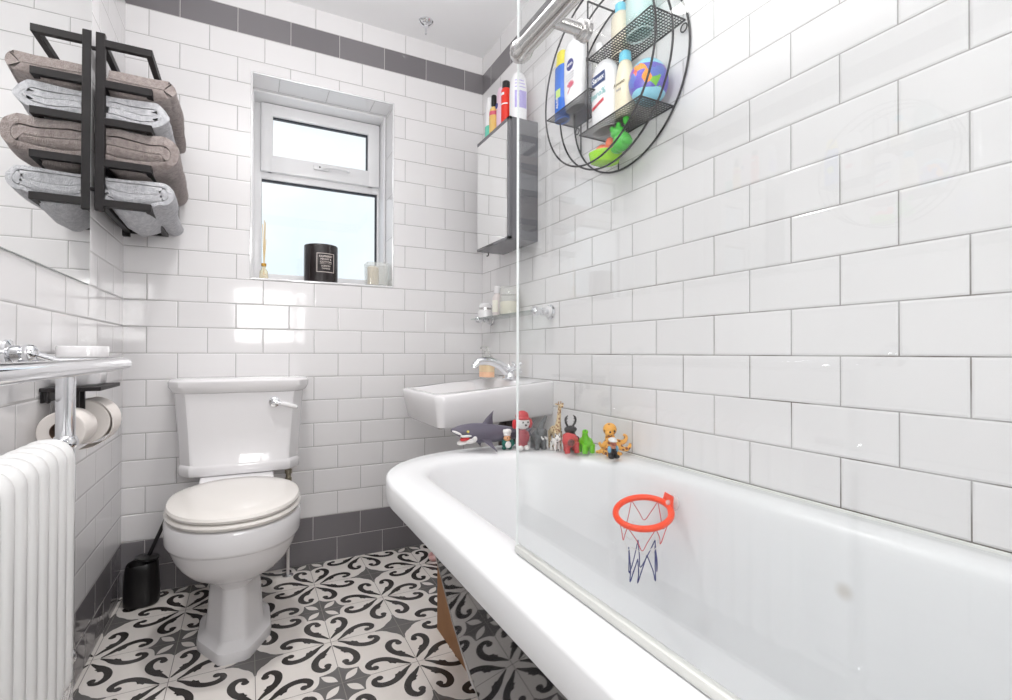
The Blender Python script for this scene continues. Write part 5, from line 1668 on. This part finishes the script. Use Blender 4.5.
# ------------------------------------------------------------------ toy basketball hoop inside the bath
hp = thing('toy_basketball_hoop', 'orange toy basketball hoop with string net stuck inside the bath', 'toy', (1.36, -1.31, 0.50))
M_hoop = pm('hoop_orange', S(255, 78, 34), 0.3)
hc = Vector((1.303, -1.345, 0.521))
Rt = Matrix.Rotation(math.radians(-10), 3, Vector((0.446, 0.895, 0))) @ Matrix.Rotation(math.radians(15), 3, Vector((0.895, -0.446, 0)))
def hpnt(a, r, dz=0.0):
    return hc + Rt @ Vector((r * math.cos(a), r * math.sin(a), dz))
bm = NB()
tube(bm, [hpnt(2 * PI * k / 48, 0.067) for k in range(48)], 0.0078, 12, True)
obj('ring', bm, M_hoop, hp, label='orange ring')
wallp = Vector((1.370, -1.368, 0.543))
dirw = (wallp - hc).normalized()
ab0 = math.atan2(dirw.y, dirw.x)
bm = NB()
p0 = hpnt(ab0, 0.066)
rings = []
sd = Vector((-dirw.y, dirw.x, 0)).normalized()
for f, w_, h0, h1 in (0.0, 0.026, -0.006, 0.010), (0.35, 0.025, -0.006, 0.018), (0.62, 0.023, -0.006, 0.024), (0.8, 0.018, -0.004, 0.022):
    c = p0.lerp(wallp, f)
    rings.append([c + sd * w_ + Vector((0, 0, h0)), c + sd * w_ + Vector((0, 0, h1)), c - sd * w_ + Vector((0, 0, h1)), c - sd * w_ + Vector((0, 0, h0))])
loft(bm, rings)
tube(bm, [hpnt(ab0 - 0.75, 0.066), p0.lerp(wallp, 0.5)], 0.005, 8)
tube(bm, [hpnt(ab0 + 0.75, 0.066), p0.lerp(wallp, 0.5)], 0.005, 8)
obj('bracket', bm, M_hoop, hp)
bm = NB()
Mq = Vector((1, 0, 0)).rotation_difference(Vector((-1, 0.0, 0.18)).normalized()).to_matrix()
lathe(bm, [(0.020, 0.0), (0.019, 0.004), (0.008, 0.010), (0.006, 0.020)], 22, (1.377, -1.372, 0.542), 'x', M=Mq)
obj('suction_cup', bm, glass_mat('cup_plastic', (0.93, 0.93, 0.93, 1), body=0.45), hp)
M_nr, M_nb, M_nw = pm('net_red', S(206, 84, 92), 0.7), pm('net_blue', S(52, 58, 120), 0.7), pm('net_white', S(228, 226, 224), 0.7)
rnd = random.Random(3)
K = 6
def netp(k, lev):
    a = 2 * PI * k / K + 0.2
    r = (0.066, 0.054, 0.034, 0.036)[lev]
    z = (-0.004, -0.056, -0.090, -0.158)[lev]
    q = hpnt(a, r)
    q.z += z + rnd.uniform(-0.006, 0.006) if lev else z
    q.x += rnd.uniform(-0.004, 0.004) * lev
    q.y += rnd.uniform(-0.004, 0.004) * lev
    return q
for lev, mt, rad_, nm in ((0, M_nr, 0.0011, 'net_red'), (1, M_nw, 0.0009, 'net_white'), (2, M_nb, 0.0014, 'net_blue')):
    bm = NB()
    top = [netp(k, lev) for k in range(K)]
    bot = [netp(k + 0.5, lev + 1) for k in range(K)]
    for k in range(K):
        tube(bm, smooth_path([top[k], top[k].lerp(bot[k], 0.6) + Vector((0.003, 0, 0)), bot[k], bot[k].lerp(top[(k + 1) % K], 0.4), top[(k + 1) % K]], 4), rad_, 6)
    obj('net', bm, mt, hp, label={'net_red': 'red net strings', 'net_white': 'white net strings', 'net_blue': 'blue net strings'}[nm])

# something small under the bath
bm = NB()
for c, r in (((1.165, -0.20, 0.012), (0.03, 0.018, 0.012)), ((1.185, -0.215, 0.015), (0.022, 0.02, 0.014)), ((1.15, -0.19, 0.02), (0.012, 0.012, 0.016))):
    sphere(bm, c, r, 12)
for v in bm.verts:
    v.co += Vector((noise.noise(v.co * 60), noise.noise(v.co * 60 + Vector((5, 0, 0))), 0)) * 0.006
tag(obj('crumpled_wrapper', bm, pm('wrapper', S(230, 226, 224), 0.5, vary=(50, S(206, 70, 60))), origin=(1.165, -0.2, 0)), 'crumpled white and red wrapper on the floor under the bath end', 'wrapper')

# ------------------------------------------------------------------ light
def area(name, loc, rot, size, power, col=(1, 1, 1), shape='DISK', sy=None, spread=None):
    l = bpy.data.lights.new(name, 'AREA')
    l.shape = shape
    l.size = size
    if sy:
        l.size_y = sy
    l.energy = power
    l.color = col
    if spread:
        l.spread = spread
    o = bpy.data.objects.new(name, l)
    COL.objects.link(o)
    o.location = loc
    o.rotation_euler = rot
    return o
area('downlight', (0.48, -0.76, ZC - 0.01), (0, 0, 0), 0.14, 4.0, (1.0, 0.98, 0.965), spread=2.1)
# the photographer's softbox flash above the camera, then an added unseen lamp facing up to brighten the ceiling
area('softbox_flash', (0.55, -2.60, 1.24), (math.radians(84), 0, math.radians(9)), 0.46, 8.2, (1.0, 0.985, 0.975), 'SQUARE')
area('ceiling_fill', (0.62, -1.62, 1.50), (math.radians(180), 0, 0), 0.34, 14, (1.0, 0.985, 0.98))
w = bpy.data.worlds.new('sky')
scene.world = w
w.use_nodes = True
nt = w.node_tree
bg = nt.nodes['Background']
tc = nt.nodes.new('ShaderNodeTexCoord')
nz = nt.nodes.new('ShaderNodeTexNoise')
nz.inputs['Scale'].default_value = 4.0
nz.inputs['Detail'].default_value = 4
nt.links.new(tc.outputs['Generated'], nz.inputs['Vector'])
rp = nt.nodes.new('ShaderNodeValToRGB')
rp.color_ramp.elements[0].position = 0.35
rp.color_ramp.elements[0].color = (0.84, 0.94, 1.0, 1)
rp.color_ramp.elements[1].position = 0.65
rp.color_ramp.elements[1].color = (1, 1, 1, 1)
nt.links.new(nz.outputs['Fac'], rp.inputs['Fac'])
nt.links.new(rp.outputs[0], bg.inputs['Color'])
bg.inputs['Strength'].default_value = 0.86

# ------------------------------------------------------------------ camera
f_px, cxp, cyp, yaw, pit, roll_ = 497.95, 496.15, 348.86, 0.4623, 0.0081, 0.0026
cam = bpy.data.cameras.new('camera')
cam.sensor_width = 36.0
cam.lens = f_px * 36.0 / 1012
cam.shift_x = (506 - cxp) / 1012
cam.shift_y = -(350 - cyp) / 1012
cam.clip_start = 0.01
co = bpy.data.objects.new('camera', cam)
COL.objects.link(co)
F = Vector((math.sin(yaw) * math.cos(pit), math.cos(yaw) * math.cos(pit), math.sin(pit)))
R0 = Vector((math.cos(yaw), -math.sin(yaw), 0))
U0 = R0.cross(F)
Rv = R0 * math.cos(roll_) + U0 * math.sin(roll_)
Uv = -R0 * math.sin(roll_) + U0 * math.cos(roll_)
Mc = Matrix((Rv, Uv, -F)).transposed().to_4x4()
Mc.translation = Vector((0.42, -2.294, 0.917))
co.matrix_world = Mc
scene.camera = co
scene.view_settings.view_transform = 'Standard'
scene.view_settings.look = 'None'
scene.view_settings.gamma = 1.0
scene.view_settings.exposure = 0.40
scene.view_settings.use_curve_mapping = False
scene.cycles.max_bounces = 12
scene.cycles.diffuse_bounces = 6
scene.cycles.glossy_bounces = 6
scene.cycles.transparent_max_bounces = 16
scene.cycles.use_denoising = True
